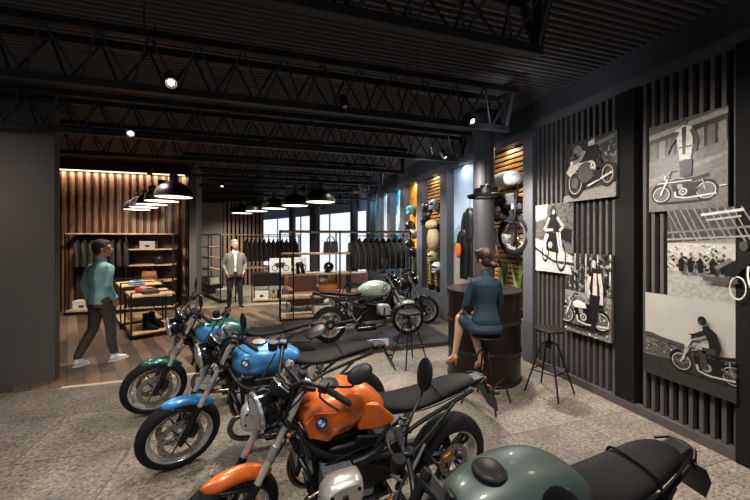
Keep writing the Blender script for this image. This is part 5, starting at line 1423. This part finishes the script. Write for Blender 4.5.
# ---------------- man in grey blazer standing facing the viewer
def man_standing(loc, rz, label):
    e = empty('person', loc, rz); tag(e, label, 'person')
    hp, g, Mx = head_parts((.03, 0, 1.70), R(20), 1.10)
    sh = {1: (0, .195, 1.43), -1: (0, -.195, 1.43)}; el = {1: (-.06, .285, 1.17), -1: (-.06, -.285, 1.17)}; wr = {1: (.09, .22, 1.0), -1: (.09, -.22, 1.0)}
    hip = {1: (0, .095, .94), -1: (0, -.095, .94)}; kn = {1: (.02, .13, .51), -1: (.03, -.12, .51)}; an = {1: (.0, .15, .105), -1: (.0, -.14, .105)}
    B = list(hp) + [('c', [(0, 0, 1.48), (.015, 0, 1.62)], [.06, .056]), ('c', [(0, 0, 1.0), (0, 0, 1.34)], [.09, .10])]
    for s in (1, -1):
        B += [('c', [(0, s * .04, 1.40), tuple(Vector(sh[s]) - Vector((0, 0, .03))), el[s], wr[s]], [.045, .038, .034, .027]), ('c', [(0, 0, .98), hip[s], kn[s], an[s]], [.08, .07, .05, .035])]
        B += hand_parts(wr[s], (.35, -s * .25, -1), (0, -s, 0), (1, 0, .1), .25, 1.05)
    body = organic('body', B, M_skinf, e, .010, 2)
    hm = mat('hair_grey', '#8d8a86', .6, 0, .2, 60)
    face_bits(body, g, Mx, 1.1, mat('hair_greydark', '#55504c', .7))
    organic('hair', [('e', g(-.025, 0, .062), (.108, .092, .085), Mx), ('e', g(-.06, 0, .01), (.065, .086, .075), Mx), ('e', g(.02, .0, .095), (.072, .072, .030), Mx)], hm, e, .010, 2)
    MB().tube([g(.103 , .052 * cos(t) , .006 + .02 * sin(t)) for t in [2 * pi * i / 16 for i in range(16)]], .003, 6, close=True).build('spectacles', M_black, e)
    # shirt front
    organic('shirt', [('l', [ringe((cx, 0, z), rx, ry, 20) for z, cx, rx, ry in ((.98, .02, .10, .13), (1.15, .02, .105, .13), (1.35, .02, .105, .13), (1.47, .01, .08, .10), (1.54, .0, .06, .07))]), ('c', [(0, 0, 1.48), (.01, 0, 1.55)], [.068, .062])], mat('shirt_front_white', '#dad8d4', .7), e, .012, 3)
    # blazer: shell open at the front
    b = MB(); rings = []
    for z, rx, ry, gap, cx in ((.83, .15, .225, .30, 0), (.95, .145, .215, .22, 0), (1.10, .135, .195, .17, 0), (1.25, .135, .20, .26, 0), (1.38, .13, .218, .42, 0), (1.455, .108, .185, .55, 0), (1.50, .09, .12, .70, 0), (1.535, .072, .078, .9, -.005)):
        rings.append([Vector((cx + rx * cos(a), ry * sin(a), z)) for a in [gap + (2 * pi - 2 * gap) * j / 30 for j in range(31)]])
    b.loft(rings, cap=False, close=False)
    BM = mat('blazer_grey', '#6d6b67', .85, 0, .15, 40)
    bl = b.build('blazer', BM, e); so = bl.modifiers.new('solid', 'SOLIDIFY'); so.thickness = .018; so.offset = 0
    for s in (1, -1):
        organic('blazer_sleeve', [('c', [(0, s * .14, 1.435), (0, s * .195, 1.42), tuple(Vector(sh[s]).lerp(Vector(el[s]), .5)), el[s], tuple(Vector(el[s]).lerp(Vector(wr[s]), .88))], [.058, .060, .057, .050, .043])], BM, bl, .012, 4)
        MB().prism([(.02, 1.10), (.085, 1.30), (.10, 1.42), (.05, 1.52), (.035, 1.44)], (.138, 0, 0), (0, s, 0), (0, 0, 1), .012).build('lapel', BM, bl, False)
    T = [('l', [ringe((0, 0, z), rx, ry, 24) for z, rx, ry in ((.84, .12, .17), (.92, .115, .165), (1.0, .105, .150))])]
    for s in (1, -1): T.append(('c', [hip[s], kn[s], tuple(Vector(an[s]) + Vector((0, 0, .03)))], [.10, .073, .058]))
    organic('trousers', T, mat('trousers_black', '#19191b', .8), e, .013, 4)
    for s in (1, -1): shoe('shoe', an[s], (1, s * .25, 0), mat('shoe_dark', '#1f1814', .35), e)
    return e
man_standing((-.90, 9.78, .0), R(-78), 'grey haired man in grey blazer and white shirt, hands at his pockets, facing the viewer')

# ---------------- seated woman, seen from behind
def woman_seated(loc, rz, label):
    e = empty('person', loc, rz); tag(e, label, 'person')
    hp, g, Mx = head_parts((.05, 0, 1.635), R(32), .98, R(6))
    SZ = .79
    sh = {1: (.0, .150, 1.40), -1: (.0, -.150, 1.40)}; el = {1: (.03, .215, 1.13), -1: (.08, -.215, 1.13)}; wr = {1: (.25, .17, 1.0), -1: (.30, -.10, 1.02)}
    hip = {1: (.0, .09, .87), -1: (.0, -.09, .87)}; kn = {1: (.34, .17, .90), -1: (.40, .02, .86)}; an = {1: (.33, .24, .46), -1: (.26, -.06, .42)}
    B = list(hp) + [('c', [(-.005, 0, 1.43), (.03, 0, 1.55)], [.044, .042]), ('c', [(0, 0, .9), (0, 0, 1.28)], [.08, .08])]
    for s in (1, -1):
        B += [('c', [(0, s * .05, 1.37), tuple(Vector(sh[s]) - Vector((0, 0, .03))), el[s], wr[s]], [.036, .030, .028, .021])]
        B += [('c', [hip[s], kn[s], tuple(Vector(kn[s]).lerp(Vector(an[s]), .35) + Vector((-.02, 0, 0))), an[s]], [.08, .056, .052, .030])]
        t = Vector((.55, .30 if s > 0 else .10, -.62)).normalized()
        a = Vector(an[s])
        B += [('c', [a, a + Vector((-.03, 0, -.03))], [.03, .026]), ('c', [a + Vector((.0, 0, -.02)), a + t * .11, a + t * .17], [.028, .025, .018])]
        sdv = Vector((0, 0, 1)).cross(t).normalized()
        for k in range(5): B.append(('c', [a + t * .16 + sdv * (.024 - .012 * k), a + t * (.20 - .006 * abs(k - 1)) + sdv * (.026 - .013 * k) + Vector((0, 0, -.004))], [.0095, .0078]))
    B += hand_parts(wr[1], (.75, -.1, -.45), (0, 0, -1), (-.1, -1, 0), .3, .92)
    B += hand_parts(wr[-1], (.5, .8, -.35), (0, 0, -1), (-.8, .4, 0), .3, .92)
    body = organic('body', B, M_skinf, e, .0065, 3)
    hm = mat('hair_auburn', '#2e1a14', .45, 0, .3, 50, .4, 90)
    face_bits(body, g, Mx, 1.02, hm)
    organic('hair', [('e', g(-.022, 0, .045), (.106, .090, .095), Mx), ('e', g(-.05, 0, -.02), (.070, .084, .078), Mx), ('e', g(.04, 0, .085), (.062, .072, .040), Mx), ('c', [g(-.09, 0, -.05), g(-.125, .0, -.075)], [.045, .036]), ('e', g(-.135, 0, -.075), (.036, .04, .038), Mx), ('c', [g(.03, .078, .03), g(.03, .082, -.05)], [.014, .007]), ('c', [g(.03, -.078, .03), g(.03, -.082, -.05)], [.014, .007])], hm, e, .008, 2)
    DM = mat('dress_navy', '#193040', .7, 0, .1, 10, .4, 16)
    T = [('l', [ringe((cx, 0, z), rx, ry, 24, None, .9) for z, cx, rx, ry in ((.89, .0, .118, .162), (.96, -.01, .116, .158), (1.07, .0, .096, .128), (1.15, .0, .09, .118), (1.28, .0, .102, .146), (1.36, -.01, .092, .150), (1.41, -.008, .074, .11), (1.45, -.004, .056, .066), (1.49, 0, .046, .048))]), ('c', [(-.005, 0, 1.44), (.012, 0, 1.495)], [.056, .049])]
    for s in (1, -1):
        T.append(('c', [(0, s * .095, 1.385), (sh[s][0], s * .143, 1.365), tuple(Vector(sh[s]).lerp(Vector(el[s]), .5)), el[s], tuple(Vector(el[s]).lerp(Vector(wr[s]), .42))], [.050, .049, .047, .043, .037]))
    dr = organic('jacket', T, DM, e, .010, 4)
    MB().tube([(.135 * cos(a) - .005, .168 * sin(a), .90) for a in [2 * pi * i / 32 for i in range(32)]], .008, 6, close=True).build('hem', DM, dr)
    T = [('e', (.0, 0, .86), (.165, .20, .085))]
    for s in (1, -1): T.append(('c', [hip[s], tuple(Vector(hip[s]).lerp(Vector(kn[s]), .72))], [.098, .083]))
    T.append(('c', [(.02, 0, .875), tuple((Vector(kn[1]) * .65 + Vector(kn[-1]) * .0 + Vector((0, -.03, .30))))], [.09, .075]))
    organic('skirt', T, mat('skirt_navy', '#172a3f', .7, 0, .1, 10, .3, 16), e, .010, 4)
    for s in (1, -1):
        t = Vector((.55, .30 if s > 0 else .10, -.62)).normalized(); a = Vector(an[s]); sdv = Vector((0, 0, 1)).cross(t).normalized()
        dn = t.cross(sdv).normalized(); dn = dn if dn.z < 0 else -dn
        S_ = MB().tube([a + Vector((-.03, 0, -.055)) + dn * .0, a + t * .09 + dn * .034, a + t * .15 + dn * .022, a + t * .205 + dn * .014], [.020, .018, .020, .014], 10)
        so = S_.build('shoe_sole', mat('shoe_tan', '#8c5f48', .35), e)
        MB().tube([a + Vector((-.035, 0, -.05)), a + Vector((-.04, 0, -.12))], [.013, .006], 8).build('heel', MATS['shoe_tan'], so)
        MB().tube([a + t * .02 + sdv * .03 * cos(x) + dn * .03 * sin(x) for x in [2 * pi * i / 14 for i in range(14)]], .004, 6, close=True).build('ankle_strap', MATS['shoe_tan'], so)
        MB().tube([a + t * .14 + sdv * .036 * cos(x) + dn * .026 * sin(x) for x in [2 * pi * i / 14 for i in range(14)]], .006, 6, close=True).build('toe_strap', MATS['shoe_tan'], so)
    return e
woman_seated((2.33, 3.31, 0), R(79), 'woman in dark blue jacket and skirt with tied up brown hair, seated at the drum')
